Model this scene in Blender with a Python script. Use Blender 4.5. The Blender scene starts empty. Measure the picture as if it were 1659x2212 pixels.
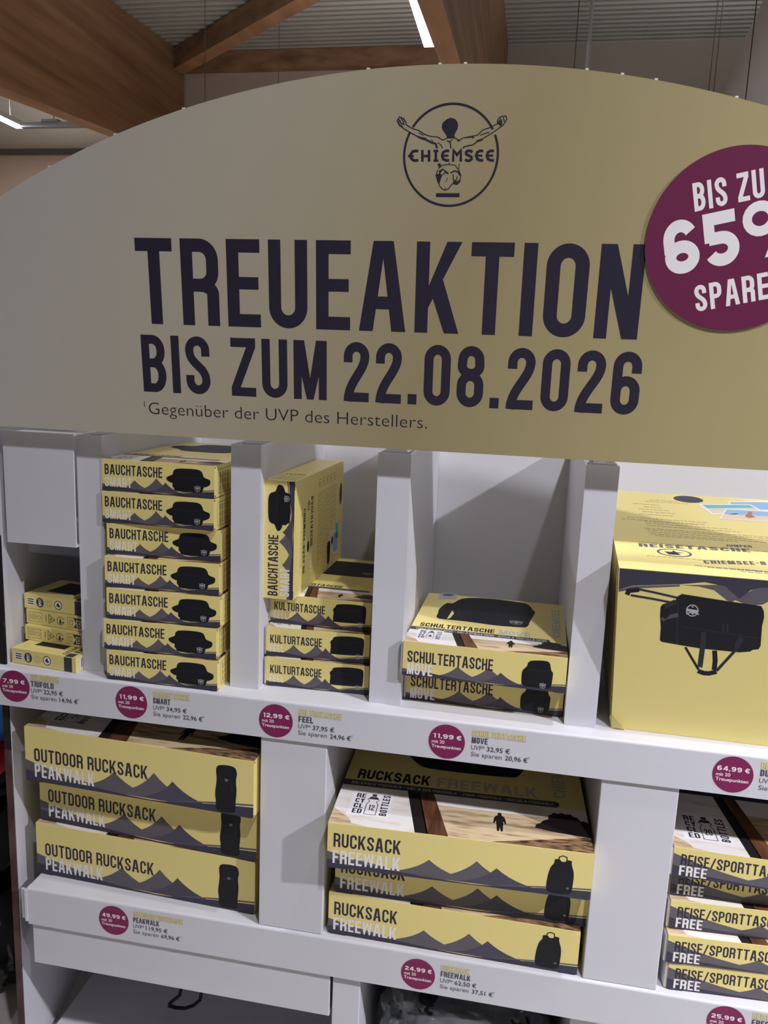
import bpy, math, random
from mathutils import Vector, Matrix
R = math.radians
scene = bpy.context.scene
COL = scene.collection

# ------------------------------------------------------------------ camera
F, PW, PH = 1700.0, 1659.0, 2212.0
CAM = Vector((0.0, -1.35, 1.62))
YAW, PIT, ROL = R(-9.853), R(10.414), R(2.317)
fw = Vector((math.sin(YAW)*math.cos(PIT), math.cos(YAW)*math.cos(PIT), -math.sin(PIT)))
r0 = Vector((math.cos(YAW), -math.sin(YAW), 0)); u0 = r0.cross(fw)
rt = r0*math.cos(ROL) + u0*math.sin(ROL); upv = -r0*math.sin(ROL) + u0*math.cos(ROL)
cam = bpy.data.cameras.new('camera'); camo = bpy.data.objects.new('camera', cam); COL.objects.link(camo)
camo.matrix_world = Matrix(((rt.x, upv.x, -fw.x, CAM.x), (rt.y, upv.y, -fw.y, CAM.y), (rt.z, upv.z, -fw.z, CAM.z), (0, 0, 0, 1)))
cam.sensor_fit = 'VERTICAL'; cam.sensor_height = 36.0; cam.lens = F/PH*36.0
cam.clip_start = 0.05; cam.clip_end = 100
scene.camera = camo

# ------------------------------------------------------------------ world, exposure, lamps of the hall and added lamps
w = bpy.data.worlds.new('hall'); scene.world = w; w.use_nodes = True
w.node_tree.nodes['Background'].inputs[0].default_value = (1.0, 0.95, 0.90, 1)
w.node_tree.nodes['Background'].inputs[1].default_value = 0.10
scene.view_settings.view_transform = 'Standard'; scene.view_settings.look = 'None'
scene.view_settings.gamma = 1.0; scene.view_settings.use_curve_mapping = False
scene.view_settings.exposure = 0.0
scene.cycles.use_denoising = True
scene.cycles.max_bounces = 6
# x, y (middle), z, length, power down, power up; last two added to brighten the roof
LAMPS = [(-1.085, 5.65, 4.50, 1.5, 60.0, 110.0), (-6.76, 7.9, 4.50, 1.5, 60.0, 80.0),
         (-4.2, 1.6, 4.30, 1.5, 60.0, 120.0), (2.6, 5.6, 4.50, 1.5, 90.0, 120.0)]
SPOTS = [(4.40, -2.15, 4.40, 36.0, (1.15, 0.0, 0.35), 58.0), (0.90, -2.05, 4.40, 22.0, (0.70, 0.2, 0.5), 90.0), (0.85, -0.42, 4.40, 9.0, (0.80, -0.25, 0.5), 75.0)]  # last spot is an added overhead lamp that brightens the box tops

# ------------------------------------------------------------------ materials
def lin(c):
    return tuple(((x/255.0)/12.92 if x/255.0 <= 0.04045 else ((x/255.0+0.055)/1.055)**2.4) for x in c) + (1,)
MATS = {}
def mat(name, rgb, rough=0.55, spec=0.3, noise=None, bump=None, emit=None, metal=0.0):
    m = bpy.data.materials.new(name); m.use_nodes = True
    nt = m.node_tree; b = nt.nodes['Principled BSDF']
    b.inputs['Base Color'].default_value = lin(rgb); b.inputs['Roughness'].default_value = rough
    b.inputs['Specular IOR Level'].default_value = spec; b.inputs['Metallic'].default_value = metal
    if emit:
        b.inputs['Emission Color'].default_value = lin(emit[0]); b.inputs['Emission Strength'].default_value = emit[1]
    if noise or bump:
        tc = nt.nodes.new('ShaderNodeTexCoord')
    if noise:      # (rgb2, scale xyz, lo, hi)
        mp = nt.nodes.new('ShaderNodeMapping'); mp.inputs['Scale'].default_value = noise[1]
        n = nt.nodes.new('ShaderNodeTexNoise'); n.inputs['Scale'].default_value = 1.0; n.inputs['Detail'].default_value = 6
        cr = nt.nodes.new('ShaderNodeValToRGB')
        cr.color_ramp.elements[0].color = lin(rgb); cr.color_ramp.elements[1].color = lin(noise[0])
        cr.color_ramp.elements[0].position = noise[2]; cr.color_ramp.elements[1].position = noise[3]
        nt.links.new(tc.outputs['Object'], mp.inputs[0]); nt.links.new(mp.outputs[0], n.inputs[0])
        nt.links.new(n.outputs[0], cr.inputs[0]); nt.links.new(cr.outputs[0], b.inputs['Base Color'])
    if bump:       # (scale, strength)
        n2 = nt.nodes.new('ShaderNodeTexNoise'); n2.inputs['Scale'].default_value = bump[0]; n2.inputs['Detail'].default_value = 4
        bp = nt.nodes.new('ShaderNodeBump'); bp.inputs['Strength'].default_value = bump[1]; bp.inputs['Distance'].default_value = 0.01
        nt.links.new(tc.outputs['Object'], n2.inputs[0]); nt.links.new(n2.outputs[0], bp.inputs['Height'])
        nt.links.new(bp.outputs[0], b.inputs['Normal'])
    MATS[name] = m
    return m
mat('white_board', (210, 209, 214), 0.5, 0.35, bump=(60, 0.02))
mat('back_board', (214, 213, 216), 0.6, 0.25)
mat('yellow', (234, 217, 138), 0.38, 0.35)
mat('ink', (54, 50, 62), 0.5, 0.25)
mat('navy', (64, 62, 77), 0.5, 0.25)
mat('hill', (101, 95, 101), 0.5, 0.25)
mat('hill_dark', (81, 77, 90), 0.5, 0.25)
mat('print_white', (240, 236, 234), 0.5, 0.25)
mat('print_pale', (242, 235, 220), 0.5, 0.25)
mat('print_grey', (192, 184, 158), 0.5, 0.25)
mat('dim_ink', (150, 134, 84), 0.5, 0.25)
mat('bag_black', (27, 28, 33), 0.5, 0.25)
mat('bag_seam', (46, 48, 56), 0.5, 0.25)
mat('mark_white', (182, 182, 184), 0.5, 0.2)
mat('mark_grey', (150, 150, 154), 0.5, 0.2)
mat('burgundy', (128, 34, 84), 0.5, 0.3)
mat('badge_red', (108, 36, 72), 0.5, 0.3)
mat('tag_yellow', (226, 212, 132), 0.5, 0.3)
mat('tag_shade', (140, 134, 112), 0.5, 0.3)
mat('tag_text', (78, 76, 88), 0.5, 0.3)
mat('tag_grey', (108, 106, 116), 0.5, 0.3)
mat('header_ink', (44, 40, 56), 0.5, 0.3)
mat('board_core', (200, 190, 165), 0.7, 0.2)
mat('sky_print', (236, 230, 224), 0.45, 0.3, noise=((206, 182, 150), (9, 34, 1), 0.52, 0.75))
mat('sand_print', (214, 190, 152), 0.45, 0.3, noise=((120, 88, 58), (14, 90, 1), 0.48, 0.72))
mat('sand_dark', (150, 118, 84), 0.45, 0.3, noise=((62, 46, 36), (40, 190, 1), 0.42, 0.62))
mat('post_print', (112, 72, 46), 0.45, 0.3, noise=((66, 40, 28), (60, 8, 1), 0.40, 0.66))
mat('shadow_print', (34, 28, 28), 0.45, 0.3)
mat('teal_print', (96, 188, 190), 0.45, 0.3)
mat('beach_print', (226, 208, 180), 0.45, 0.3)
mat('blue_print', (150, 186, 220), 0.45, 0.3)
mat('skin_print', (176, 120, 90), 0.45, 0.3)
mat('slit', (40, 34, 28), 0.8, 0.1)
mat('card_white', (225, 223, 222), 0.6, 0.2)
mat('wood', (154, 120, 90), 0.6, 0.25, noise=((120, 90, 66), (3.0, 0.5, 9.0), 0.35, 0.70))
mat('wood_lit', (186, 142, 104), 0.6, 0.25, noise=((150, 106, 72), (4.0, 0.6, 9.0), 0.35, 0.70))  # timber undersides: same wood, their lit look put into the colour
mat('steel_roof', (168, 164, 152), 0.5, 0.4, noise=((142, 138, 128), (0.6, 0.2, 1), 0.3, 0.7))
mat('wall_paint', (178, 166, 150), 0.8, 0.15, noise=((166, 154, 140), (0.4, 0.4, 0.4), 0.3, 0.7))
mat('wall_band', (96, 90, 86), 0.8, 0.15)
mat('wall_low', (190, 164, 146), 0.8, 0.15)
mat('floor_tile', (206, 202, 196), 0.35, 0.4)
mat('lamp_body', (190, 190, 194), 0.5, 0.3)
mat('lamp_glow', (255, 255, 255), 0.5, 0.3, emit=((236, 244, 255), 5.0))
mat('duct_cloth', (206, 198, 196), 0.6, 0.25, bump=(5, 0.25))
mat('rod_white', (200, 198, 196), 0.4, 0.4)
mat('wire', (74, 70, 66), 0.5, 0.3)
mat('trunk_grey', (140, 142, 146), 0.5, 0.35)
mat('edge_print', (92, 68, 66), 0.6, 0.25, noise=((70, 50, 50), (30, 30, 14), 0.4, 0.6))
mat('edge_dark', (34, 28, 30), 0.6, 0.25, noise=((96, 80, 66), (30, 30, 16), 0.62, 0.74))
mat('film_black', (14, 14, 18), 0.12, 0.6, bump=(7, 0.7))
mat('fabric_navy', (30, 34, 44), 0.75, 0.2, bump=(18, 0.4))
mat('pack_blue', (30, 120, 190), 0.35, 0.4)
mat('pack_red', (196, 26, 34), 0.35, 0.4)
mat('strap_black', (22, 20, 22), 0.6, 0.25)
mat('box_green', (52, 72, 66), 0.6, 0.25)
mat('box_brown', (120, 92, 70), 0.6, 0.25)

def film():
    m = bpy.data.materials.new('clear_film'); m.use_nodes = True; nt = m.node_tree
    b = nt.nodes['Principled BSDF']; nt.nodes.remove(b)
    out = nt.nodes['Material Output']
    tr = nt.nodes.new('ShaderNodeBsdfTransparent'); tr.inputs[0].default_value = (0.86, 0.88, 0.9, 1)
    gl = nt.nodes.new('ShaderNodeBsdfGlossy'); gl.inputs['Roughness'].default_value = 0.10; gl.inputs[0].default_value = (0.9, 0.92, 0.95, 1)
    df = nt.nodes.new('ShaderNodeBsdfDiffuse'); df.inputs[0].default_value = (0.6, 0.63, 0.68, 1)
    tc = nt.nodes.new('ShaderNodeTexCoord'); n = nt.nodes.new('ShaderNodeTexNoise'); n.inputs['Scale'].default_value = 11
    n.inputs['Detail'].default_value = 3
    bp = nt.nodes.new('ShaderNodeBump'); bp.inputs['Strength'].default_value = 0.9; bp.inputs['Distance'].default_value = 0.03
    nt.links.new(tc.outputs['Object'], n.inputs[0]); nt.links.new(n.outputs[0], bp.inputs['Height'])
    nt.links.new(bp.outputs[0], gl.inputs['Normal'])
    fr = nt.nodes.new('ShaderNodeFresnel'); fr.inputs[0].default_value = 1.6; nt.links.new(bp.outputs[0], fr.inputs['Normal'])
    m1 = nt.nodes.new('ShaderNodeMixShader'); m1.inputs[0].default_value = 0.20
    nt.links.new(tr.outputs[0], m1.inputs[1]); nt.links.new(df.outputs[0], m1.inputs[2])
    m2 = nt.nodes.new('ShaderNodeMixShader'); nt.links.new(fr.outputs[0], m2.inputs[0])
    nt.links.new(m1.outputs[0], m2.inputs[1]); nt.links.new(gl.outputs[0], m2.inputs[2])
    nt.links.new(m2.outputs[0], out.inputs[0])
    MATS['clear_film'] = m
film()
def header_board():      # sheet colour runs from off-white at left to yellow at right, darkest in between
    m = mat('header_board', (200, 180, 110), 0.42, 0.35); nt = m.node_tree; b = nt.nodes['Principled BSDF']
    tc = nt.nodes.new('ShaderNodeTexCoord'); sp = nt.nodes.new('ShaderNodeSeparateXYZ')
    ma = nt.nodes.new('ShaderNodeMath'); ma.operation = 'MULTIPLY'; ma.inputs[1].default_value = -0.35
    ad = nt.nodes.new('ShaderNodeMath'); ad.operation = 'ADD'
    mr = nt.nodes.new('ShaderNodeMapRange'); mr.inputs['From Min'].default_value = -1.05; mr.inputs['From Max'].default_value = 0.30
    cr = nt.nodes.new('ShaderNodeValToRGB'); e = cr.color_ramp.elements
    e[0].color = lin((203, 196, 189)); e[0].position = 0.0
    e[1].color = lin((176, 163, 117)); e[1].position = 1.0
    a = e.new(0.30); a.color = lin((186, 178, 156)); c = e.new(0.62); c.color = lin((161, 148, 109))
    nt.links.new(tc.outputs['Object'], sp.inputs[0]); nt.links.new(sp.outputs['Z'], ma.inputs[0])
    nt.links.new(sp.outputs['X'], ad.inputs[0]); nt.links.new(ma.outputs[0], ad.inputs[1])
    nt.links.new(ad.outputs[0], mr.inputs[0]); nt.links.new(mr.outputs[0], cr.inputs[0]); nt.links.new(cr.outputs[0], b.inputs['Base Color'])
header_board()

# ------------------------------------------------------------------ helpers: meshes, tags, projection
def ray(px, py):
    return fw + rt*((px-PW/2)/F) - upv*((py-PH/2)/F)
def at(px, py, X=None, Y=None, Z=None):
    d = ray(px, py)
    t = (X-CAM.x)/d.x if X is not None else (Y-CAM.y)/d.y if Y is not None else (Z-CAM.z)/d.z
    return CAM + d*t
def on_plane(o, ex, ez):
    """pixel -> (u, v) along ex, ez of the plane through o"""
    n = ex.cross(ez); a, b, c = ex.dot(ex), ex.dot(ez), ez.dot(ez); det = a*c-b*b
    def f(px, py):
        d = ray(px, py); p = CAM + d*((o-CAM).dot(n)/d.dot(n)) - o
        p1, p2 = p.dot(ex), p.dot(ez)
        return ((c*p1-b*p2)/det, (a*p2-b*p1)/det)
    return f

class MB:
    def __init__(s): s.v = []; s.f = []; s.m = []; s.names = []
    def face(s, pts, m):
        if m not in s.names: s.names.append(m)
        i = len(s.v); s.v += [tuple(p) for p in pts]; s.f.append(tuple(range(i, i+len(pts)))); s.m.append(s.names.index(m))
    def box(s, x0, x1, y0, y1, z0, z1, m, T=None, faces='xXyYzZ'):
        p = [Vector((x, y, z)) for x in (x0, x1) for y in (y0, y1) for z in (z0, z1)]
        if T: p = [T(*q) for q in p]
        F_ = {'x': (0, 1, 3, 2), 'X': (4, 6, 7, 5), 'y': (0, 4, 5, 1), 'Y': (2, 3, 7, 6), 'z': (0, 2, 6, 4), 'Z': (1, 5, 7, 3)}
        for k in faces: s.face([p[i] for i in F_[k]], m[k] if isinstance(m, dict) else m)
    def prism(s, poly, d, m, T):
        """extrude a polygon (u, v) from depth 0 to d through T(u, v, w)"""
        s.face([T(u, v, 0) for u, v in poly], m); s.face([T(u, v, d) for u, v in reversed(poly)], m)
        for i in range(len(poly)):
            a, b = poly[i], poly[(i+1) % len(poly)]
            s.face([T(a[0], a[1], 0), T(a[0], a[1], d), T(b[0], b[1], d), T(b[0], b[1], 0)], m)
    def tube(s, pts, r, m, n=8, closed=False):
        pts = [Vector(p) for p in pts]; rings = []
        for i, p in enumerate(pts):
            a = pts[i-1] if i or closed else pts[0]; b = pts[(i+1) % len(pts)] if i < len(pts)-1 or closed else pts[-1]
            d = (b-a).normalized(); e = d.orthogonal().normalized() if not rings else (le - d*le.dot(d)).normalized()
            le = e; g = d.cross(e); rr_ = r[i] if isinstance(r, (list, tuple)) else r
            rings.append([p + e*math.cos(2*math.pi*k/n)*rr_ + g*math.sin(2*math.pi*k/n)*rr_ for k in range(n)])
        for i in range(len(rings)-(0 if closed else 1)):
            A, B = rings[i], rings[(i+1) % len(rings)]
            for k in range(n): s.face([A[k], A[(k+1) % n], B[(k+1) % n], B[k]], m)
        if not closed: s.face(rings[0][::-1], m); s.face(rings[-1], m)
    def build(s, name, parent=None, smooth=False, weld=False, bevel=0.0):
        me = bpy.data.meshes.new(name); me.from_pydata(s.v, [], s.f); me.update()
        for n in s.names: me.materials.append(MATS[n])
        me.polygons.foreach_set('material_index', s.m)
        if smooth: me.polygons.foreach_set('use_smooth', [True]*len(me.polygons))
        o = bpy.data.objects.new(name, me); COL.objects.link(o)
        if parent: o.parent = parent
        if weld or bevel:
            md = o.modifiers.new('weld', 'WELD'); md.merge_threshold = 0.00005
        if bevel:
            bv = o.modifiers.new('bevel', 'BEVEL'); bv.width = bevel; bv.segments = 3; bv.limit_method = 'ANGLE'; bv.angle_limit = R(50)
        return o
def empty(name, loc=(0, 0, 0), rz=0.0):
    o = bpy.data.objects.new(name, None); COL.objects.link(o); o.location = loc; o.rotation_euler = (0, 0, rz); o.empty_display_size = 0.05
    return o
def tag(o, label, cat, group=None):
    o['label'] = label; o['category'] = cat
    if group: o['group'] = group
    return o
def struct(o):
    o['kind'] = 'structure'; return o

# ------------------------------------------------------------------ lettering
def A(cx, cy, rx, ry, a0, a1, n=6):
    return [(cx+rx*math.cos(R(a0+(a1-a0)*i/n)), cy+ry*math.sin(R(a0+(a1-a0)*i/n))) for i in range(n+1)]
def bez(a, b, c, d, n=8):
    o = []
    for i in range(n+1):
        t = i/n; s = 1-t
        o.append((s**3*a[0]+3*s*s*t*b[0]+3*s*t*t*c[0]+t**3*d[0], s**3*a[1]+3*s*s*t*b[1]+3*s*t*t*c[1]+t**3*d[1]))
    return o
def stroke(pts, w, closed=False):
    """constant-width ribbon along pts, as quads; w may be a pair (start, end)"""
    p = [pts[0]]
    for q in pts[1:]:
        if abs(q[0]-p[-1][0])+abs(q[1]-p[-1][1]) > 1e-7: p.append(q)
    if closed and abs(p[0][0]-p[-1][0])+abs(p[0][1]-p[-1][1]) < 1e-7: p.pop()
    n = len(p); L = []; Rr = []
    for i in range(n):
        a = p[i-1] if (i or closed) else None; b = p[(i+1) % n] if (i < n-1 or closed) else None
        ds = []
        for s, e in ((a, p[i]), (p[i], b)):
            if s is None or e is None: continue
            l = math.hypot(e[0]-s[0], e[1]-s[1]); ds.append(((e[0]-s[0])/l, (e[1]-s[1])/l))
        tx, ty = sum(d[0] for d in ds), sum(d[1] for d in ds); l = math.hypot(tx, ty) or 1; tx /= l; ty /= l
        k = max(0.5, tx*ds[0][0]+ty*ds[0][1])
        hw = (w if not isinstance(w, tuple) else w[0]+(w[1]-w[0])*i/max(1, n-1))/2/k
        L.append((p[i][0]-ty*hw, p[i][1]+tx*hw)); Rr.append((p[i][0]+ty*hw, p[i][1]-tx*hw))
    return [[Rr[i], Rr[(i+1) % n], L[(i+1) % n], L[i]] for i in range(n if closed else n-1)]
def rect(x0, y0, x1, y1): return [(x0, y0), (x1, y0), (x1, y1), (x0, y1)]
WID = {'T': .47, 'R': .47, 'E': .41, 'U': .47, 'A': .55, 'K': .51, 'I': .15, 'N': .47, 'M': .60, 'W': .68, 'L': .40, 'F': .40,
       'V': .52, 'Y': .50, 'X': .5, '1': .30, '.': .15, ',': .15, '/': .42, '-': .26, ' ': .17, '4': .50, 'J': .42, '*': .3, ':': .15}
def glyph(c, wd, w, n=6):
    """polygons of one capital or digit, cap height 1"""
    W = WID.get(c, .46)*wd if c not in 'I.,:' else w
    h = w/2; L, Q, B, T = h, W-h, h, 1-h; r = max((W-w)/2, .02); ry = min(r*1.05, .26); Lr, Qr = L+r, Q-r
    tl = A(Lr, T-ry, r, ry, 180, 90, n); tr = A(Qr, T-ry, r, ry, 90, 0, n); br = A(Qr, B+ry, r, ry, 0, -90, n); bl = A(Lr, B+ry, r, ry, 270, 180, n)
    S = lambda p, cl=False: stroke(p, w, cl)
    bold = wd > 1.3      # wide heavy figures end on the curve itself
    e1 = A(Qr, T-ry, r, ry, 28, 90, n) if bold else [(Q, .66)]+tr[::-1]
    e2 = A(Qr, B+ry, r, ry, -90, -28, n) if bold else br[::-1]+[(Q, .34)]
    e3 = A(Lr, B+ry, r, ry, 270, 205, n) if bold else bl+[(L, .33)]
    e4 = A(Lr, T-ry, r, ry, 165, 90, n) if bold else [(L, .66)]+tl
    if c in 'ÜÖ':
        d = {'Ü': 'U', 'Ö': 'O'}[c]; g, W = glyph(d, wd, w, n); k = w*.7
        return g + [rect(W*.16, 1.05, W*.16+k, 1.05+k), rect(W*.84-k, 1.05, W*.84, 1.05+k)], W
    if c in 'O0': return S(tl+tr+br+bl, True), W
    if c == 'I': return [rect(0, 0, W, 1)], W
    if c == 'T': return [rect(0, 1-w, W, 1), rect(W/2-h, 0, W/2+h, 1-w)], W
    if c == 'E': return [rect(0, 0, w, 1), rect(w, 0, W, w), rect(w, 1-w, W, 1), rect(w, .505-h*.95, W*.95, .505+h*.95)], W
    if c == 'F': return [rect(0, 0, w, 1), rect(w, 1-w, W, 1), rect(w, .48-h, W*.95, .48+h)], W
    if c == 'L': return [rect(0, 0, w, 1), rect(w, 0, W, w)], W
    if c == 'H': return [rect(0, 0, w, 1), rect(W-w, 0, W, 1), rect(w, .5-h, W-w, .5+h)], W
    if c == 'U': return S([(L, 1)]+[(L, B+ry)]+bl[::-1]+br[::-1]+[(Q, 1)]), W
    if c == 'J': return S([(L, .28)]+bl[::-1]+br[::-1]+[(Q, 1)]), W
    if c == 'C': return S(e1+tl[::-1]+bl[::-1]+e2), W
    if c == '€':
        return S(e1+tl[::-1]+bl[::-1]+e2) + [rect(-w*.5, .53, W*.72, .53+w*.6), rect(-w*.5, .47-w*.6, W*.72, .47)], W
    if c == 'G': return S(e1+tl[::-1]+bl[::-1]+br[::-1]+[(Q, .5)]) + [rect(W*.52, .5-w*.8, W-w*.6, .5)], W
    if c == 'S': return S(e1+tl[::-1]+bez((L, T-ry), (L, .50), (Q, .50), (Q, B+ry), 10)+br+e3), W
    if c == '2': return S(e4+tr+bez((Q, T-ry), (Q, .52), (L, .34), (L, .0), 10)) + [rect(L, 0, W, w)], W
    if c == '3':
        t2 = A(Qr, .74, r, T-.74, 90, -70, n); b2 = A(Qr, .27, r, .27-B, 70, -90, n)
        return S(e4+t2) + S(b2+e3) + [rect(W*.35, .51-h, W*.7, .51+h)], W
    if c == '4': return [[(0, .2), (w*1.05, .2), (W-w*1.1, 1), (W-w*2.1, 1)], rect(w*.4, .2, W, .2+w), rect(W-w*1.7, 0, W-w*.7, 1)], W
    if c == '5':
        q = min(ry, (.64-w)/2*.98); a = [(w*.5, .64-h)]+A(Qr, .64-h-q, r, q, 90, 0, n) if bold else [(L, .50)]+A(Lr, .64-h-q, r, q, 150, 90, 3)+A(Qr, .64-h-q, r, q, 90, 0, n)
        return [rect(w*.1, .46, w*1.05, 1), rect(w*1.05, 1-w, W*.94, 1)] + S(a+A(Qr, B+q, r, q, 0, -90, n)+A(Lr, B+q, r, q, 270, 205 if bold else 180, n)+([] if bold else [(L, .33)])), W
    if c in '69':
        m = .615-h; q = min(ry, (m-B)/2); g = S(A(Lr, m-q, r, q, 180, 90, n)+A(Qr, m-q, r, q, 90, 0, n)+A(Qr, B+q, r, q, 0, -90, n)+A(Lr, B+q, r, q, 270, 180, n), True) + S([(L, .40)]+tl+e1[::-1])
        return (g if c == '6' else [[(W-x, 1-y) for x, y in q] for q in g]), W
    if c == '8':
        m = .53; ry = min(ry, .19); g = S(A(Lr, m+h*.3+ry*.8, r, ry*.8, 270, 180, n)+A(Lr, T-ry*.9, r*.95, ry*.9, 180, 90, n)+A(Qr, T-ry*.9, r*.95, ry*.9, 90, 0, n)+A(Qr, m+h*.3+ry*.8, r, ry*.8, 0, -90, n), True)
        return g + S(A(Lr, m-h*.2-ry, r, ry, 180, 90, n)+A(Qr, m-h*.2-ry, r, ry, 90, 0, n)+br+bl, True), W
    if c == '7': return [rect(0, 1-w, W, 1), [(W*.16, 0), (W*.16+w*1.08, 0), (W, 1-w), (W-w*1.08, 1-w)]], W
    if c == '1': return [rect(W-w, 0, W, 1), [(0, .78), (W-w, .84), (W-w, 1), (W*.35, .92)]], W
    if c in 'PRBD':
        st = rect(0, 0, w, 1)
        if c == 'D': return [st] + S([(L, T)]+tr+br+[(L, B)]), W
        m = .47
        if c == 'B':
            m = .515; up_ = S([(L, T)]+A(Qr-.01, (T+m)/2, r, (T-m)/2, 90, -90, n*2)+[(L, m)])
            return [st] + up_ + S([(L, m)]+A(Qr, (B+m)/2, r, (m-B)/2, 90, -90, n*2)+[(L, B)]), W
        bowl = S([(L, T)]+tr+[(Q, m+ry*.9)]+A(Qr, m+ry*.9, r, ry*.9, 0, -90, n)+[(L, m)])
        if c == 'P': return [st] + bowl, W
        return [st] + bowl + S([(Qr-.02, m)]+A(Qr, m-ry*.6, r, ry*.6, 80, 0, n)+[(Q, .1), (Q, 0)]), W
    if c == 'A':
        l = [(0, 0), (.30*W, 0), (.51*W, .85), (.51*W, 1), (.29*W, 1)]
        return [l, [(W-x, y) for x, y in l][::-1], rect(.33*W, .25, .67*W, .25+w*.95)], W
    if c == 'V':
        l = [(0, 1), (.29*W, 1), (.51*W, .17), (.51*W, 0), (.30*W, 0)]
        return [l[::-1], [(W-x, y) for x, y in l]], W
    if c == 'K': return [rect(0, 0, w, 1), [(w, .28), (w*1.0, .52), (W-w*1.12, 1), (W, 1)], [(w*1.25, .42), (w*2.0, .62), (W, 0), (W-w*1.12, 0)]], W
    if c == 'N': return [rect(0, 0, w*.93, 1), rect(W-w*.93, 0, W, 1), [(0, 1), (w*1.12, 1), (W, 0), (W-w*1.12, 0)]], W
    if c == 'M': return [rect(0, 0, w*.93, 1), rect(W-w*.93, 0, W, 1), [(0, 1), (w*1.25, 1), (W/2+w*.4, 0), (W/2-w*.4, 0)], [(W, 1), (W/2+w*.4, 0), (W/2-w*.4, 0), (W-w*1.25, 1)]], W
    if c == 'W':
        q = [[(0, 1), (w*1.05, 1), (W*.30, 0), (W*.14, 0)], [(W*.14, 0), (W*.30, 0), (W*.57, 1), (W*.43, 1)]]
        return q + [[(W-x, y) for x, y in p] for p in q], W
    if c == 'X': return [[(0, 0), (w*1.2, 0), (W, 1), (W-w*1.2, 1)], [(W-w*1.2, 0), (W, 0), (w*1.2, 1), (0, 1)]], W
    if c == 'Y': return [rect(W/2-h, 0, W/2+h, .45), [(0, 1), (w*1.1, 1), (W/2+h, .42), (W/2-h, .42)], [(W-w*1.1, 1), (W, 1), (W/2+h, .42), (W/2-h, .42)]], W
    if c == 'Z': return [rect(0, 1-w, W, 1), rect(0, 0, W, w), [(0, w), (w*1.1, w), (W, 1-w), (W-w*1.1, 1-w)]], W
    if c == '.': return [rect(0, 0, w, w*1.1)], W
    if c == ',': return [rect(0, 0, w, w), [(w*.2, -w*.7), (w*.55, -w*.7), (w, 0), (w*.4, 0)]], W
    if c == '/': return [[(0, 0), (w*.9, 0), (W, 1), (W-w*.9, 1)]], W
    if c == '-': return [rect(0, .42, W, .42+w)], W
    if c == '%':
        W = .95*wd; q = .35 if bold else .27
        o1 = stroke(A(q, .72, q-h*.8, .25-h*.2, 0, 360, 20), w*.8, True); o2 = stroke(A(W-q, .28, q-h*.8, .25-h*.2, 0, 360, 20), w*.8, True)
        return o1+o2+[[(W*.26, 0), (W*.26+w*.8, 0), (W*.74, 1), (W*.74-w*.8, 1)]], W
    return [], W
def lettering(txt, x0, y0, x1, h, w=.15, wd=1.0, gap=.10, n=4, slant=0.0):
    """condensed capitals fitted between x0 and x1 on the baseline y0, cap height h; returns polygons"""
    P = []; x = 0.0
    for c in txt:
        g, W = glyph(c, wd, w, n)
        P += [[(a+x, b) for a, b in q] for q in g]; x += W+gap
    s = (x1-x0)/(x-gap) if x1 is not None else h
    return [[(x0+(a+slant*b)*s, y0+b*h) for a, b in q] for q in P]
FONT_CACHE = {}
def plain(txt, x0, y0, h, x1=None, bold=0.0):
    """sans lower-case lettering; h is the cap height; fitted to x1 if given"""
    k = (txt, bold)
    if k not in FONT_CACHE:
        cu = bpy.data.curves.new('lettering', 'FONT'); cu.body = txt; cu.size = 1.0; cu.resolution_u = 3; cu.offset = bold
        o = bpy.data.objects.new('lettering', cu); COL.objects.link(o)
        me = bpy.data.meshes.new_from_object(o)
        FONT_CACHE[k] = ([(v.co.x, v.co.y) for v in me.vertices], [tuple(p.vertices) for p in me.polygons])
        bpy.data.objects.remove(o); bpy.data.curves.remove(cu); bpy.data.meshes.remove(me)
    V, P = FONT_CACHE[k]
    s = h/0.70; a = min(v[0] for v in V); b = max(v[0] for v in V)
    sx = s if x1 is None else (x1-x0)/(b-a)
    return [[(x0+(V[i][0]-a)*sx, y0+V[i][1]*s) for i in p] for p in P]
EPS = 0.00006
def put(mb, T, polys, m, k=1):
    for j_, q in enumerate(polys):
        k_ = k+(j_ % 40)*.016
        ar = sum(q[i][0]*q[(i+1) % len(q)][1]-q[(i+1) % len(q)][0]*q[i][1] for i in range(len(q)))
        if abs(ar) < 1e-12: continue
        mb.face([T(u, v, k_) for u, v in (q if ar > 0 else q[::-1])], m)
def ellipse(cx, cy, rx, ry, n=28): return [(cx+rx*math.cos(2*math.pi*i/n), cy+ry*math.sin(2*math.pi*i/n)) for i in range(n)]
def words(x0, x1, y, h, rng, lo=.012, hi=.03):
    P = []; x = x0
    while x < x1:
        l = rng.uniform(lo, hi); e = min(x1, x+l); P.append(rect(x, y, e, y+h)); x = e+h*.8
    return P

# ================================================================== THE HALL
mb = MB(); mb.box(-9, 7, -7, 12, -0.05, 0, 'floor_tile'); struct(mb.build('floor'))
CZ = lambda Y: 5.85+.077*(Y-10)
mb = MB(); y = -6.0; prof = []
while y < 10.1:
    prof += [(y, 0), (y+.055, 0), (y+.075, .035), (y+.130, .035)]; y += .150
for i in range(len(prof)-1):
    (ya, za), (yb, zb) = prof[i], prof[i+1]
    mb.face([(-9, ya, CZ(ya)+za), (-9, yb, CZ(yb)+zb), (7, yb, CZ(yb)+zb), (7, ya, CZ(ya)+za)], 'steel_roof')
struct(mb.build('ceiling'))
mb = MB(); mb.box(-9, 7, 10.05, 10.25, 0, 6.1, 'wall_paint')
struct(mb.build('wall_back'))
mb = MB(); zb = at(60, 325, Y=10.0).z
mb.box(-9, -4.2, 9.98, 10.05, zb-.06, zb+.02, 'wall_band'); struct(mb.build('trim_1'))
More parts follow.
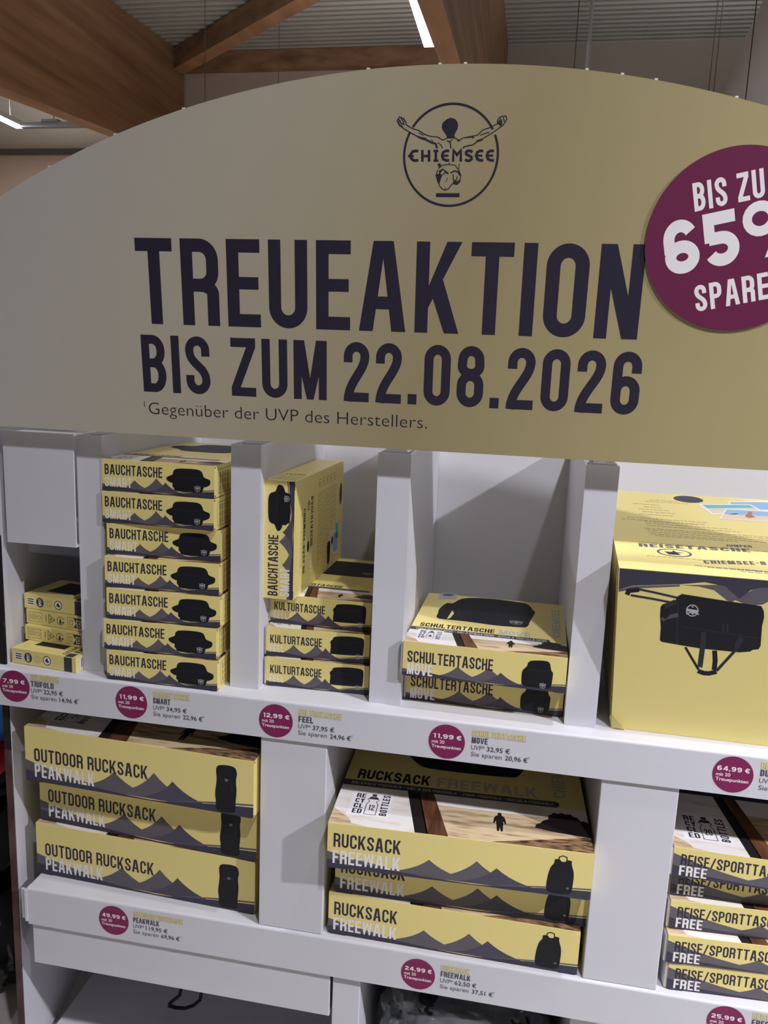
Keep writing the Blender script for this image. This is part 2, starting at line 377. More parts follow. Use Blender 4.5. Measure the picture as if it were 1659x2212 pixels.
mb = MB(); mb.box(-9, -4.2, 10.0, 10.049, 0.2, zb-.06, 'wall_low'); struct(mb.build('wall_panel'))
def beam(name, x0, x1, ya, yb, zfun, m, mu):
    mb = MB(); P = [(x, Y, z) for x in (x0, x1) for Y in (ya, yb) for z in (zfun(Y), CZ(Y)-.002)]
    P = [Vector(p) for p in P]
    for k, f in {'x': (0, 1, 3, 2), 'X': (4, 6, 7, 5), 'y': (0, 4, 5, 1), 'Y': (2, 3, 7, 6), 'z': (0, 2, 6, 4), 'Z': (1, 5, 7, 3)}.items():
        mb.face([P[i] for i in f], mu if k == 'z' else m)
    return struct(mb.build(name))
beam('beam', -5.33, -5.10, -5.9, 10.0, lambda Y: 4.05+.092*(Y-5.6), 'wood', 'wood_lit')
beam('beam', -0.70, -0.57, -5.9, 10.0, lambda Y: 3.48+.070*(Y-3.06), 'wood', 'wood_lit')
mb = MB(); mb.box(-5.09, -0.71, 9.90, 10.04, 5.60, CZ(9.9)-.005, 'wood'); struct(mb.build('beam'))
def slanted(a, b, wd, hg, m, mu):
    """rectangular timber under the roof from a to b"""
    a = Vector(a); b = Vector(b); d = (b-a).normalized(); s = d.cross(Vector((0, 0, 1))).normalized()*wd/2; dn = Vector((0, 0, -hg))
    P = [a-s, a+s, b-s, b+s]; Q = [p+dn for p in P]; mb = MB()
    mb.face([P[0], P[2], P[3], P[1]], m); mb.face([Q[0], Q[1], Q[3], Q[2]], mu)
    mb.face([P[0], Q[0], Q[2], P[2]], m); mb.face([P[1], P[3], Q[3], Q[1]], m); mb.face([P[0], P[1], Q[1], Q[0]], m); mb.face([P[2], Q[2], Q[3], P[3]], m)
    return struct(mb.build('beam'))
pa = at(383, 118, Y=9.85); pb_ = Vector((-0.9, 5.87, CZ(5.87)-.02)); pa.z = CZ(9.85)-.02
slanted(pa, pb_, .20, .26, 'wood', 'wood_lit')

def area(parent, loc, sx, sy, power, up=False, shape='RECTANGLE', spread=180.0):
    l = bpy.data.lights.new('lamp_light', 'AREA'); l.shape = shape; l.size = sx; l.size_y = sy; l.spread = R(spread); l.energy = power; l.color = (0.91, 0.91, 1.0)
    o = bpy.data.objects.new('lamp_light', l); COL.objects.link(o); o.parent = parent; o.location = loc
    if up: o.rotation_euler = (math.pi, 0, 0)
def ceiling_lamp(x, y, z, ln, power, pup, label, group):
    t = tag(empty('ceiling_light', (x, y, z)), label, 'ceiling light', group)
    m1 = MB(); m1.box(-.07, .07, -ln/2, ln/2, .012, .06, 'lamp_body'); m1.box(-.045, .045, -ln/2, ln/2, .06, .085, 'lamp_body'); m1.build('housing', t, bevel=.004)
    m2 = MB(); m2.box(-.062, .062, -ln/2+.01, ln/2-.01, 0, .012, 'lamp_glow'); m2.build('diffuser', t)
    for yy in (-ln*.35, ln*.35):
        m3 = MB(); m3.tube([(0, yy, .085), (0, yy, CZ(y+yy)-z-.005)], .003, 'wire', 5); m3.build('suspension_wire', t)
    area(t, (0, 0, -.004), .12, ln, power); area(t, (0, 0, .09), .12, ln, pup, True)  # second, upward light is added to brighten roof and beams
def spotlight(x, y, z, power, aim, spread, label):
    t = tag(empty('ceiling_spotlight', (x, y, z)), label, 'spotlight', 'ceiling spotlights')
    q = (Vector(aim)-Vector((x, y, z))).to_track_quat('-Z', 'Y'); t.rotation_euler = q.to_euler(); inv = q.inverted()
    m1 = MB(); m1.tube([(0, 0, .0), (0, 0, .02), (0, 0, .16), (0, 0, .18)], [.085, .09, .085, .05], 'lamp_body', 20); m1.build('housing', t)
    m2 = MB(); m2.tube([(0, 0, -.006), (0, 0, -.0005)], .075, 'lamp_glow', 20); m2.build('diffuser', t)
    a = Vector((0, 0, .17)); h = q @ a; m3 = MB(); m3.tube([a, inv @ Vector((h.x, h.y, CZ(y)-z-.005))], .008, 'wire', 8); m3.build('stem', t)
    area(t, (0, 0, -.010), .14, .14, power, False, 'DISK', spread)
LL = ['bright strip light hanging beside the wooden beam above the yellow sign', 'bright strip light at the far left beyond the arched sign',
      'added strip light hidden behind the sign beside the large left beam', 'added strip light hidden behind the sign below the air duct']
for L_, lb in zip(LAMPS, LL): ceiling_lamp(*L_, lb, 'ceiling strip lights')
spotlight(*SPOTS[0], 'round spotlight hanging to the right of the display, turned towards it')
spotlight(*SPOTS[2], 'added round spotlight straight above the front edge of the display, brightening the tops')
spotlight(*SPOTS[1], 'round spotlight hanging over the aisle in front of the display')
mb = MB(); mb.box(-6.66, -5.12, 8.47, 8.55, 4.47, 4.53, 'trunk_grey'); mb.box(-6.35, -6.12, 8.46, 8.56, 4.53, 4.56, 'trunk_grey')
for x in (-6.2, -5.3): mb.tube([(x, 8.51, 4.53), (x, 8.51, CZ(8.51)-.01)], .006, 'wire', 5)
tag(mb.build('light_rail'), 'grey lighting rail running below the large wooden beam at left', 'light rail')
# air duct of pale cloth
d = Vector((.07, 1, .0)).normalized(); mb = MB(); c0 = at(1607, 115, Y=6.0)
ax = Vector((c0.x+.40, 6.0, c0.z-.02)); pts = []; rr = []
for i in range(60):
    t = -3.2+i*.122
    pts.append(ax+d*t); rr.append(.42*(1+.012*math.sin(i*1.3)+.010*math.sin(i*2.9+1)))
mb.tube(pts, rr, 'duct_cloth', 28)
du = tag(mb.build('air_duct', smooth=True, weld=True), 'wide pale cloth air duct below the roof at top right', 'air duct')
mb = MB(); pt = at(1268, 150, Y=3.0); mb.tube([(pt.x, 3.0, pt.z-.6), (pt.x, 3.0, CZ(3.0)-.005)], .009, 'rod_white', 10)
tag(mb.build('hanging_rod'), 'thin white rod hanging from the roof behind the yellow sign', 'rod')
for i, (px, py, Y) in enumerate([(1247, 60, 6.0), (1620, 130, 5.2), (1556, 60, 7.0), (1542, 90, 7.6), (603, 60, 8.0), (443, 40, 7.0)]):
    pt = at(px, py, Y=Y); mb = MB(); mb.tube([(pt.x, Y, pt.z-1.0), (pt.x, Y, CZ(Y)-.005)], .004, 'wire', 5)
    tag(mb.build('hanging_wire'), ['dark wire hanging just left of the white rod', 'thin dark wire in front of the pale air duct', 'thin wire left of the air duct, the nearer of a close pair',
         'thin wire left of the air duct, the farther of a close pair', 'thin wire hanging before the corrugated roof right of the slanted timber', 'thin wire hanging between the big left beam and the slanted timber'][i], 'wire', 'wires hanging from the roof')

# ================================================================== THE DISPLAY
Z1, Z2 = 0.990, 0.501
stand = tag(empty('display_stand', (-0.15, 0.25, 0)), 'white cardboard sales display with two shelves and upright dividers under the yellow sign', 'display stand')
SO = Vector((-0.15, 0.25, 0))
def sp(mb, name, parent=stand, **k):
    for i, v in enumerate(mb.v): mb.v[i] = (v[0]-SO.x, v[1]-SO.y, v[2]-SO.z)
    return mb.build(name, parent, **k)
# side walls (the left one runs slightly outward to the back)
def side_wall(xf, xb, th, yf, yb, z1):
    mb = MB(); s = 1 if th > 0 else -1
    P = [Vector((xf, yf, 0)), Vector((xb, yb, 0)), Vector((xb-th, yb, 0)), Vector((xf-th, yf, 0))]
    T = [p+Vector((0, 0, z1)) for p in P]
    for i in range(4):
        j = (i+1) % 4; q = [P[i], P[j], T[j], T[i]]; mb.face(q if s < 0 else q[::-1], 'white_board')
    mb.face(T, 'white_board'); mb.face(P[::-1], 'white_board')
    return mb
lw = sp(side_wall(-1.012, -1.095, .013, .028, .52, 1.476), 'side_panel')
mb = MB(); mb.box(-1.0265, -1.0122, .024, .0275, 0, .80, 'edge_print'); mb.box(-1.0265, -1.0122, .024, .0275, .80, 1.26, 'edge_dark')
e_ = sp(mb, 'edge_strip', lw); e_['label'] = 'dark brown printed edge'
sp(side_wall(.728, .74, -.013, .028, .52, 1.476), 'side_panel')
mb = MB(); mb.box(-1.10, .745, .522, .53, 0, 1.72, 'back_board'); sp(mb, 'back_panel')
# shelves: a board with a front lip
def lip_shelf(name, x0, x1, zt, lip, y1=.521):
    """one sheet bent over the front edge: board, rounded nose, lip"""
    b = .005; n = 6
    out = [(y1, zt)]+[(b-b*math.sin(R(90*i/n)), zt-b+b*math.cos(R(90*i/n))) for i in range(n+1)]+[(0, zt-lip)]
    inn = [(.004, zt-lip), (.004, zt-.010), (y1, zt-.010)]
    prof = out+inn; mb = MB()
    for i in range(len(prof)):
        a, c = prof[i], prof[(i+1) % len(prof)]
        mb.face([(x0, a[0], a[1]), (x1, a[0], a[1]), (x1, c[0], c[1]), (x0, c[0], c[1])], 'white_board')
    mb.face([(x0, p[0], p[1]) for p in prof], 'white_board'); mb.face([(x1, p[0], p[1]) for p in reversed(prof)], 'white_board')
    return sp(mb, name)
shelf1 = lip_shelf('shelf', -1.0117, .7275, Z1, .078)
shelf2 = lip_shelf('shelf', -.972, .7275, Z2, .085)
mb = MB(); mb.box(-1.030, -1.0117, 0, .004, Z1-.078, Z1, 'white_board'); mb.box(-1.030, -1.0117, .004, .022, Z1-.004, Z1, 'white_board'); sp(mb, 'shelf_end', shelf1)
mb = MB(); mb.box(-.990, -.9725, .006, .010, Z2-.078, Z2-.008, 'white_board'); mb.box(-.978, -.9725, -.002, .022, Z2-.078, Z2-.005, 'white_board'); sp(mb, 'lip_tab', shelf2)
# upright dividers: folded sheet, hollow and open at the top
for xa, xb in ((-.850, -.797), (-.535, -.477), (-.256, -.196), (.109, .165)):
    mb = MB(); t = .002; zt = 1.469
    zb_ = Z1+.0003
    mb.box(xa, xb, .040, .040+t, zb_, zt, 'white_board')
    mb.box(xa, xa+t, .040+t, .520, zb_, zt, 'white_board'); mb.box(xb-t, xb, .040+t, .520, zb_, zt, 'white_board')
    mb.box(xa+t, xb-t, .095, .095+t, zb_, zt-.002, 'white_board')
    sp(mb, 'divider')
for xa, xb in ((-.459, -.327), (.180, .314)):
    mb = MB(); mb.box(xa, xb, .006, .520, Z2+.0003, Z1-.0785, 'white_board'); sp(mb, 'pillar', bevel=.002)
for xa, xb in ((-.303, -.246), (.166, .226)):
    mb = MB(); mb.box(xa, xb, .012, .520, 0, Z2-.0855, 'white_board'); sp(mb, 'pillar', bevel=.002)
mb = MB(); mb.box(-1.0005, -.851, .030, .034, 1.247, 1.470, 'white_board'); mb.box(-1.0005, -.851, .034, .515, 1.247, 1.251, 'white_board')
mb.box(-1.0005, -.851, .034, .10, 1.462, 1.466, 'white_board'); sp(mb, 'fascia_panel')
mb = MB(); mb.box(-.968, -.3075, .008, .012, .316, Z2-.0855, 'white_board'); mb.box(-.968, -.3075, .012, .30, .316, .320, 'white_board'); sp(mb, 'apron_panel', bevel=.0015)
# floor tray of the lowest compartments
mb = MB(); mb.box(-1.01, .725, .02, .52, 0.0, .03, 'white_board'); sp(mb, 'base_tray')

# price labels printed on the shelf lips
def price_label(shelf_o, px, py, price, name, sub, uvp, save, tx):
    mb = MB(); c = at(px, py, Y=0.0); T = lambda u, v, k: Vector((c.x+u, -.0004-k*EPS, c.z+v))
    put(mb, T, [ellipse(0, 0, .0335, .0335, 40)], 'burgundy', 1)
    n = len(price)
    put(mb, T, lettering(price+' €', -.0265, .0055, .0235 if n < 5 else .0275, .0088, w=.205, wd=1.75, gap=.16, n=4), 'print_white', 2)
    put(mb, T, plain('mit 20', -.0275, -.0045, .0062, -.0275+.0235, .012), 'print_white', 2)
    put(mb, T, plain('Treuepunkten', -.0275, -.0135, .0062, .0265, .016), 'print_white', 2)
    x = at(tx, py, Y=0.0).x-c.x
    ln = lambda s: .0069*len(s)
    put(mb, T, lettering(name, x+.0005, .0172, x+ln(name)+.0005, .0118, w=.14), 'tag_shade', 1)
    put(mb, T, lettering(name, x, .0176, x+ln(name), .0120, w=.15), 'tag_yellow', 2)
    if sub: put(mb, T, lettering(sub, x, .0036, x+.0072*len(sub), .0118, w=.17), 'tag_text', 1)
    put(mb, T, plain('UVP*', x, -.0092, .0088, x+.0245, .002), 'tag_grey', 1)
    if uvp: put(mb, T, plain(uvp+' €', x+.028, -.0092, .0088, x+.028+.0060*(len(uvp)+2), .012), 'tag_text', 1)
    put(mb, T, plain('Sie sparen', x, -.0222, .0088, x+.056, .002), 'tag_grey', 1)
    if save:
        e = x+.062+.0058*(len(save)+2); put(mb, T, plain(save+' €', x+.062, -.0222, .0088, e, .012), 'tag_text', 1)
        put(mb, T, plain('1', e+.0015, -.0150, .0050), 'tag_text', 1)
    o = sp(mb, 'price_label', shelf_o); o['label'] = 'burgundy dot with price %s euro' % price
price_label(shelf1, 32, 1482, '7,99', 'GELDBÖRSE', 'TRIFOLD', '22,95', '14,96', 67)
price_label(shelf1, 284, 1517, '11,99', 'BAUCHTASCHE', 'SMART', '34,95', '22,96', 331)
price_label(shelf1, 596, 1557, '12,99', 'KULTURTASCHE', 'FEEL', '37,95', '24,96', 645)
price_label(shelf1, 965, 1602, '11,99', 'SCHULTERTASCHE', 'MOVE', '32,95', '20,96', 1019)
price_label(shelf1, 1583, 1673, '64,99', 'REISETASCHE', 'DUFFLE', '', '', 1642)
price_label(shelf2, 246, 1988, '49,99', 'OUTDOOR RUCKSACK', 'PEAKWALK', '119,95', '69,96', 288)
price_label(shelf2, 903, 2104, '24,99', 'RUCKSACK', 'FREEWALK', '62,50', '37,51', 952)
price_label(shelf2, 1568, 2208, '25,99', 'REISE/SPORTTASCHE', 'FREE', '', '', 1624)

# ================================================================== THE SIGN
TH = R(6.0); HO = Vector((0, 0, 1.481)); HU = Vector((0, -math.sin(TH), math.cos(TH)))
hp = on_plane(HO, Vector((1, 0, 0)), HU)
sign = tag(empty('promotion_sign', HO), 'large arched off-white to yellow promotion sign leaning forward above the shelves', 'sign')
sign.rotation_euler = (TH, 0, 0)
HT = lambda u, v, k: Vector((u, -k*EPS, v))
acx, acy, aR = -.1522, -1.0962, 1.6935
edge = [(-1.03, 0), (.727, 0)]
n = 64; xs = [.727-(1.757)*i/n for i in range(n+1)]
edge += [(x, acy+math.sqrt(aR**2-(x-acx)**2)) for x in xs]
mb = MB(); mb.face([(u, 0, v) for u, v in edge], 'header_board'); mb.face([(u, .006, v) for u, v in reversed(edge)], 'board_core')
for i in range(len(edge)):
    a, b = edge[i], edge[(i+1) % len(edge)]; mb.face([(a[0], 0, a[1]), (a[0], .006, a[1]), (b[0], .006, b[1]), (b[0], 0, b[1])], 'board_core')
for px, py in ((105, 360), (247, 289), (395, 234), (795, 149), (950, 138), (1005, 137), (1268, 150), (1345, 159), (1418, 171), (1592, 210)):
    u, v = hp(px, py); vv = acy+math.sqrt(aR**2-(u-acx)**2); mb.box(u-.0022, u+.0022, .001, .005, vv-.001, vv+.0025, 'card_white')
put(mb, HT, lettering('TREUEAKTION', -.683, .199, .165, .1435, w=.150, gap=.105, n=10), 'header_ink', 1)
put(mb, HT, lettering('BIS ZUM', -.683, .079, -.342, .101, w=.155, gap=.115, n=8), 'header_ink', 1)
put(mb, HT, lettering('22.08.2026', -.312, .079, .178, .101, w=.158, gap=.12, n=8), 'header_ink', 1)
put(mb, HT, plain('Gegenüber der UVP des Herstellers.', -.676, .0385, .0222, -.165, -.010), 'header_ink', 1)
put(mb, HT, plain('1', -.6845, .051, .0105), 'header_ink', 1)
# emblem: traced strokes, crop coordinates -> sign plane
def lg(p): return hp(800+p[0]/4.74, 200+p[1]/4.74)
lu, lv = -.1437, .4695
lw_ = lambda px: px*.0745/505.0*1.2
ink = []
for a0, a1 in ((-46, 20), (20, 23.5), (30, 146), (152.5, 314)):
    ink += stroke([(lu+.0731*math.cos(R(a0+(a1-a0)*i/40)), lv+.0731*math.sin(R(a0+(a1-a0)*i/40))) for i in range(41)], .0036)
def ls(pts, wpx):
    wpx = tuple(lw_(x) for x in wpx) if isinstance(wpx, tuple) else lw_(wpx)
    ink.extend(stroke([lg(p) for p in pts], wpx))
def lp(pts): ink.append([lg(p) for p in pts])
lp([(730, 350), (737, 318), (750, 298), (790, 268), (825, 257), (868, 270), (890, 298), (900, 330), (893, 372), (870, 415), (860, 440), (868, 460), (855, 470), (785, 470), (778, 440), (760, 412), (740, 385)])
ls([(365, 330), (430, 368), (500, 390), (560, 430), (620, 450), (690, 455), (742, 488), (795, 462)], 9)
ls([(300, 335), (340, 367), (400, 405), (480, 448)], 10); ls([(480, 448), (520, 466), (575, 480)], (14, 24)); ls([(575, 485), (620, 510), (670, 525), (684, 572)], 17)
ls([(495, 410), (545, 440)], 8); ls([(620, 482), (642, 500)], 7); ls([(690, 510), (725, 540), (740, 570)], 8)
ls([(1305, 318), (1220, 360), (1150, 385), (1095, 437), (1000, 455), (950, 465), (905, 490), (850, 455)], 9); ls([(985, 460), (1060, 450)], 12); ls([(890, 492), (920, 486)], 16)
ls([(1345, 345), (1250, 412), (1180, 455), (1110, 495)], 9); ls([(1150, 478), (1085, 503)], 18); ls([(1085, 510), (1050, 535), (960, 555), (948, 572)], 11)
ls([(1120, 440), (1170, 420), (1222, 404)], 8); ls([(1040, 466), (1066, 460)], 6)
ls([(785, 494), (815, 505), (820, 530), (825, 572)], 11); ls([(840, 475), (820, 505)], 8)
ls([(300, 335), (277, 300), (275, 283), (300, 248), (342, 268), (368, 310), (366, 332)], 9); ls([(290, 272), (318, 318), (352, 325)], 12); ls([(312, 260), (345, 312)], 9); ls([(280, 290), (300, 335), (330, 350)], 14); ls([(330, 262), (358, 300)], 7)
ls([(1305, 318), (1300, 290), (1318, 258), (1350, 243), (1388, 240), (1398, 275), (1368, 322), (1345, 347)], 9); ls([(1305, 300), (1345, 335)], 26); ls([(1330, 262), (1350, 310)], 10); ls([(1360, 252), (1374, 300)], 9); ls([(1318, 275), (1335, 300)], 9)
W_ = 23
ls([(492, 600), (460, 597), (432, 606), (414, 630), (412, 650), (418, 672), (438, 692), (462, 697), (492, 692)], W_); ls([(386, 650), (445, 650)], 20)
ls([(533, 588), (533, 708)], W_); ls([(601, 588), (601, 708)], W_); ls([(533, 650), (601, 650)], 20)
ls([(671, 588), (671, 708)], W_); ls([(646, 597), (697, 597)], 19); ls([(646, 698), (697, 698)], 19)
for x in (722, 1070, 1180):
    ls([(x+86, 597), (x+52, 597), (x+24, 612), (x+13, 645), (x+24, 680), (x+52, 694), (x+86, 694)], W_); ls([(x+13, 646), (x+78, 646)], 18)
ls([(847, 708), (852, 592), (887, 640), (926, 592), (926, 708)], W_)
ls([(1046, 610), (1024, 597), (995, 597), (980, 612), (983, 632), (1015, 648), (1036, 662), (1036, 682), (1018, 697), (990, 697), (970, 684)], W_)
ls([(700, 728), (716, 762)], 26); ls([(698, 780), (735, 745), (800, 735), (868, 744), (912, 805)], 8); ls([(912, 726), (904, 782)], 7); ls([(810, 720), (810, 735)], 12)
ls([(690, 790), (672, 850), (690, 910), (712, 960), (740, 990), (765, 1000), (800, 985), (842, 930)], 9); ls([(906, 795), (926, 850), (915, 915), (880, 945)], 9)
lp([(672, 850), (690, 828), (742, 838), (722, 885), (706, 942), (686, 905)]); ls([(700, 808), (740, 786), (775, 810), (800, 830)], 12); ls([(745, 840), (768, 818), (800, 832)], 10); ls([(706, 830), (730, 795)], 14)
ls([(820, 824), (860, 802), (900, 812), (915, 850)], 12); ls([(848, 838), (850, 890), (876, 908), (890, 860)], 10); lp([(845, 903), (880, 915), (916, 888), (908, 930), (875, 946), (845, 936)])
ls([(790, 870), (774, 920)], 5); ls([(760, 998), (770, 975)], 8)
lp([(672, 1030), (914, 1030), (914, 1071), (672, 1071)])
put(mb, HT, ink, 'header_ink', 1)
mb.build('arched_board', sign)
# round badge standing off the board
bc, br = (.2935, .3495), .1322
mb = MB(); bt = lambda u, v, k: Vector((bc[0]+u, -.0030-k*EPS, bc[1]+v))
circ = ellipse(0, 0, br, br, 96)
mb.face([bt(u, v, 0) for u, v in circ], 'badge_red'); mb.face([(bc[0]+u, -.0012, bc[1]+v) for u, v in reversed(circ)], 'board_core')
for i in range(96):
    a, b = circ[i], circ[(i+1) % 96]; mb.face([(bc[0]+a[0], -.003, bc[1]+a[1]), (bc[0]+a[0], -.0012, bc[1]+a[1]), (bc[0]+b[0], -.0012, bc[1]+b[1]), (bc[0]+b[0], -.003, bc[1]+b[1])], 'board_core')
mb.box(bc[0]-.05, bc[0]+.05, -.0012, -.0005, bc[1]-.05, bc[1]+.05, 'board_core')
ca, sa = math.cos(R(12.5)), math.sin(R(12.5))
def rot(polys, o): return [[(o[0]-bc[0]+x*ca-y*sa, o[1]-bc[1]+x*sa+y*ca) for x, y in q] for q in polys]
put(mb, bt, rot(lettering('BIS ZU', 0, 0, .099, .0405, w=.165, gap=.12, n=6), hp(1500, 458)), 'print_white', 1)
put(mb, bt, rot(lettering('65%', 0, 0, .217, .0790, w=.230, wd=1.55, gap=.10, n=10), hp(1440, 598)), 'print_white', 1)
put(mb, bt, rot(lettering('SPAREN', 0, 0, .128, .0395, w=.165, gap=.12, n=6), hp(1503, 674)), 'print_white', 1)
bd = mb.build('round_badge', sign); bd['label'] = 'burgundy round savings badge'

# ================================================================== CARTONS
def cw(pts, TL, TR, BL):
    """photo-crop points -> unit square of a face given three of its corners"""
    ex = (TR[0]-TL[0], TR[1]-TL[1]); ey = (BL[0]-TL[0], BL[1]-TL[1]); det = ex[0]*ey[1]-ex[1]*ey[0]; o = []
    for x, y in pts:
        dx, dy = x-TL[0], y-TL[1]; o.append(((dx*ey[1]-dy*ey[0])/det, 1-(ex[0]*dy-ex[1]*dx)/det))
    return o
BAGS = {
 'belt': dict(body=cw([(850, 300), (865, 285), (928, 264), (928, 240), (940, 215), (965, 202), (1050, 200), (1190, 211), (1240, 226), (1262, 255), (1275, 302), (1340, 325), (1352, 342), (1346, 385), (1290, 408), (1277, 402), (1262, 458), (1240, 464), (950, 445), (938, 402), (922, 398), (925, 352), (900, 350), (862, 326)], (104, 78), (1390, 180), (108, 420)),
              seams=[cw([(985, 283), (1060, 300), (1250, 310)], (104, 78), (1390, 180), (108, 420))], mark=(.855, .25, .023)),
 'wash': dict(body=cw([(757, 1716), (762, 1690), (800, 1683), (905, 1686), (1010, 1702), (1038, 1720), (1043, 1760), (1038, 1880), (1030, 1892), (745, 1864), (738, 1855), (744, 1762), (734, 1746), (744, 1720)], (145, 1565), (1090, 1680), (148, 1860)),
              seams=[cw([(780, 1735), (900, 1758), (1020, 1752)], (145, 1565), (1090, 1680), (148, 1860))], mark=(.895, .21, .023)),
 'shoulder': dict(body=cw([(1110, 1750), (1135, 1732), (1142, 1700), (1165, 1688), (1260, 1690), (1295, 1705), (1303, 1762), (1318, 1775), (1318, 1800), (1310, 1878), (1298, 1888), (1285, 1892), (1140, 1878), (1122, 1870), (1100, 1862), (1099, 1775)], (240, 1535), (1415, 1675), (232, 1785)),
              seams=[cw([(1150, 1752), (1230, 1765), (1296, 1762)], (240, 1535), (1415, 1675), (232, 1785))], mark=(.865, .14, .0165)),
 'tall': dict(body=cw([(1275, 708), (1288, 690), (1340, 692), (1382, 704), (1393, 740), (1385, 772), (1392, 830), (1386, 900), (1388, 938), (1370, 947), (1277, 935), (1279, 880), (1272, 842), (1282, 768)], (160, 472), (1480, 675), (165, 770)),
              seams=[cw([(1300, 780), (1325, 765), (1360, 778), (1366, 830)], (160, 472), (1480, 675), (165, 770))], mark=(.888, .60, .0050)),
 'day': dict(body=cw([(1436, 782), (1462, 782), (1467, 794), (1488, 796), (1492, 786), (1518, 791), (1515, 806), (1531, 850), (1527, 925), (1518, 951), (1415, 940), (1405, 915), (1411, 855), (1421, 818), (1438, 800)], (355, 615), (1615, 760), (352, 828)),
              seams=[cw([(1456, 788), (1458, 772), (1475, 767), (1492, 774), (1494, 790)], (355, 615), (1615, 760), (352, 828))], mark=(.915, .19, .0036)),
}
def soft(pts, it=2):
    """round off the corners of an outline"""
    for _ in range(it):
        o = []
        for i in range(len(pts)):
            a, b = pts[i], pts[(i+1) % len(pts)]
            o += [(a[0]*.78+b[0]*.22, a[1]*.78+b[1]*.22), (a[0]*.22+b[0]*.78, a[1]*.22+b[1]*.78)]
        pts = o
    return pts
def small_mark(T, cu, cv, r, W, H, mb, k, m='mark_white'):
    """tiny round emblem: ring, spread arms, head, bars"""
    x, y = cu*W, cv*H; P = stroke(A(x, y, r, r, 0, 360, 20), r*.14, True)
    P += stroke([(x-r*1.2, y+r*.85), (x-r*.4, y+r*.35), (x+r*.4, y+r*.35), (x+r*1.2, y+r*.85)], r*.16) + [ellipse(x, y+r*.55, r*.18, r*.22, 8)]
    P += [rect(x-r*.8, y-r*.1, x+r*.8, y+r*.16), rect(x-r*.25, y-r*.62, x+r*.25, y-r*.5), ellipse(x, y-r*.32, r*.2, r*.16, 8)]
    put(mb, T, P, m, k)
def front_art(mb, T, W, H, s):
    S = lambda pts: [(u*W, v*H) for u, v in pts]
    hl = s.get('hl', .40)
    hill = [(0, 0), (.50, 0), (.44, .05), (.34, hl*.26), (.24, hl*.42), (.12, hl*.66), (0, hl)]
    put(mb, T, [S(hill)], 'hill', 1)
    pk = s['peaks']
    for i, (pu, pv, wl, wr) in enumerate(pk):
        L_ = bez((pu, pv), (pu-wl*.22, pv*.50), (pu-wl*.55, pv*.20), (pu-wl, .04), 7); Rt = bez((pu+wr, .04), (pu+wr*.55, pv*.20), (pu+wr*.22, pv*.50), (pu, pv), 7)
        poly = L_[::-1]+[q for q in Rt[::-1][1:]]
        put(mb, T, [S(poly)], 'hill_dark' if i == 2 else 'hill', 2+i)
    nav = [(0, 0), (1, 0), (1, .19), (.92, .165), (.82, .13), (.74, .085), (.62, .03), (.56, .02), (.40, .045), (.25, .10), (.12, .16), (0, hl*.50)]
    put(mb, T, [S(nav)], 'navy', 5)
    put(mb, T, [S([(.60, .03), (.74, .10), (.85, .155), (1, .215), (1, .245), (.85, .185), (.73, .115)])], 'hill', 6)
    t = s['title']; put(mb, T, lettering(s['t1'], t[0]*W, t[1]*H, t[2]*W, (t[3]-t[1])*H, w=.142, n=4), 'ink', 7)
    t = s['sub']; put(mb, T, lettering(s['t2'], t[0]*W, t[1]*H, t[2]*W, (t[3]-t[1])*H, w=.155, n=4), s.get('subm', 'print_white'), 8)
    if s.get('bag'):
        g = BAGS[s['bag']]; put(mb, T, [S(soft(g['body']))], 'bag_black', 9)
        for q in g['seams']: put(mb, T, stroke(S(q), H*.012), 'bag_seam', 10)
        if s['bag'] == 'day': put(mb, T, stroke(S(g['seams'][0]), H*.02), 'bag_black', 10)
        small_mark(T, g['mark'][0], g['mark'][1], g['mark'][2]*W if g['mark'][2] > .01 else g['mark'][2]*W*1.2, W, H, mb, 11, 'mark_white' if g['mark'][2] > .01 else 'mark_grey')
def recycled(mb, T, x, y, w, h, num, k):
    """sticker RE/CY/CL/ED, bottle with number, BOTTLES turned upright"""
    put(mb, T, [rect(x-w*.14, y-h*.10, x+w*1.1, y+h*1.12)], 'print_white', k)
    for i, t in enumerate(('ED', 'CL', 'CY', 'RE')): put(mb, T, lettering(t, x, y+h*.255*i, x+w*.28, h*.215, w=.17, n=3), 'ink', k+1)
    bx, bw = x+w*.36, w*.34
    ol = [(bx, y), (bx+bw, y), (bx+bw, y+h*.5), (bx+bw*.8, y+h*.62), (bx+bw, y+h*.72), (bx+bw*.8, y+h*.84), (bx+bw*.2, y+h*.84), (bx, y+h*.72), (bx+bw*.2, y+h*.62), (bx, y+h*.5)]
    put(mb, T, stroke(ol, w*.022, True), 'ink', k+1); put(mb, T, [[(bx+bw*.08, y+h*.74), (bx+bw*.92, y+h*.74), (bx+bw*.78, y+h*.86), (bx+bw*.22, y+h*.86)], rect(bx+bw*.3, y+h*.88, bx+bw*.7, y+h)], 'ink', k+1)
    put(mb, T, lettering(num, bx+bw*.22, y+h*.2, bx+bw*.78, h*.26, w=.15, n=3), 'ink', k+1)
    put(mb, T, [[(x+w*1.02-b, y+a) for a, b in q] for q in lettering('BOTTLES', 0, 0, h, w*.22, w=.17, n=3)], 'ink', k+1)
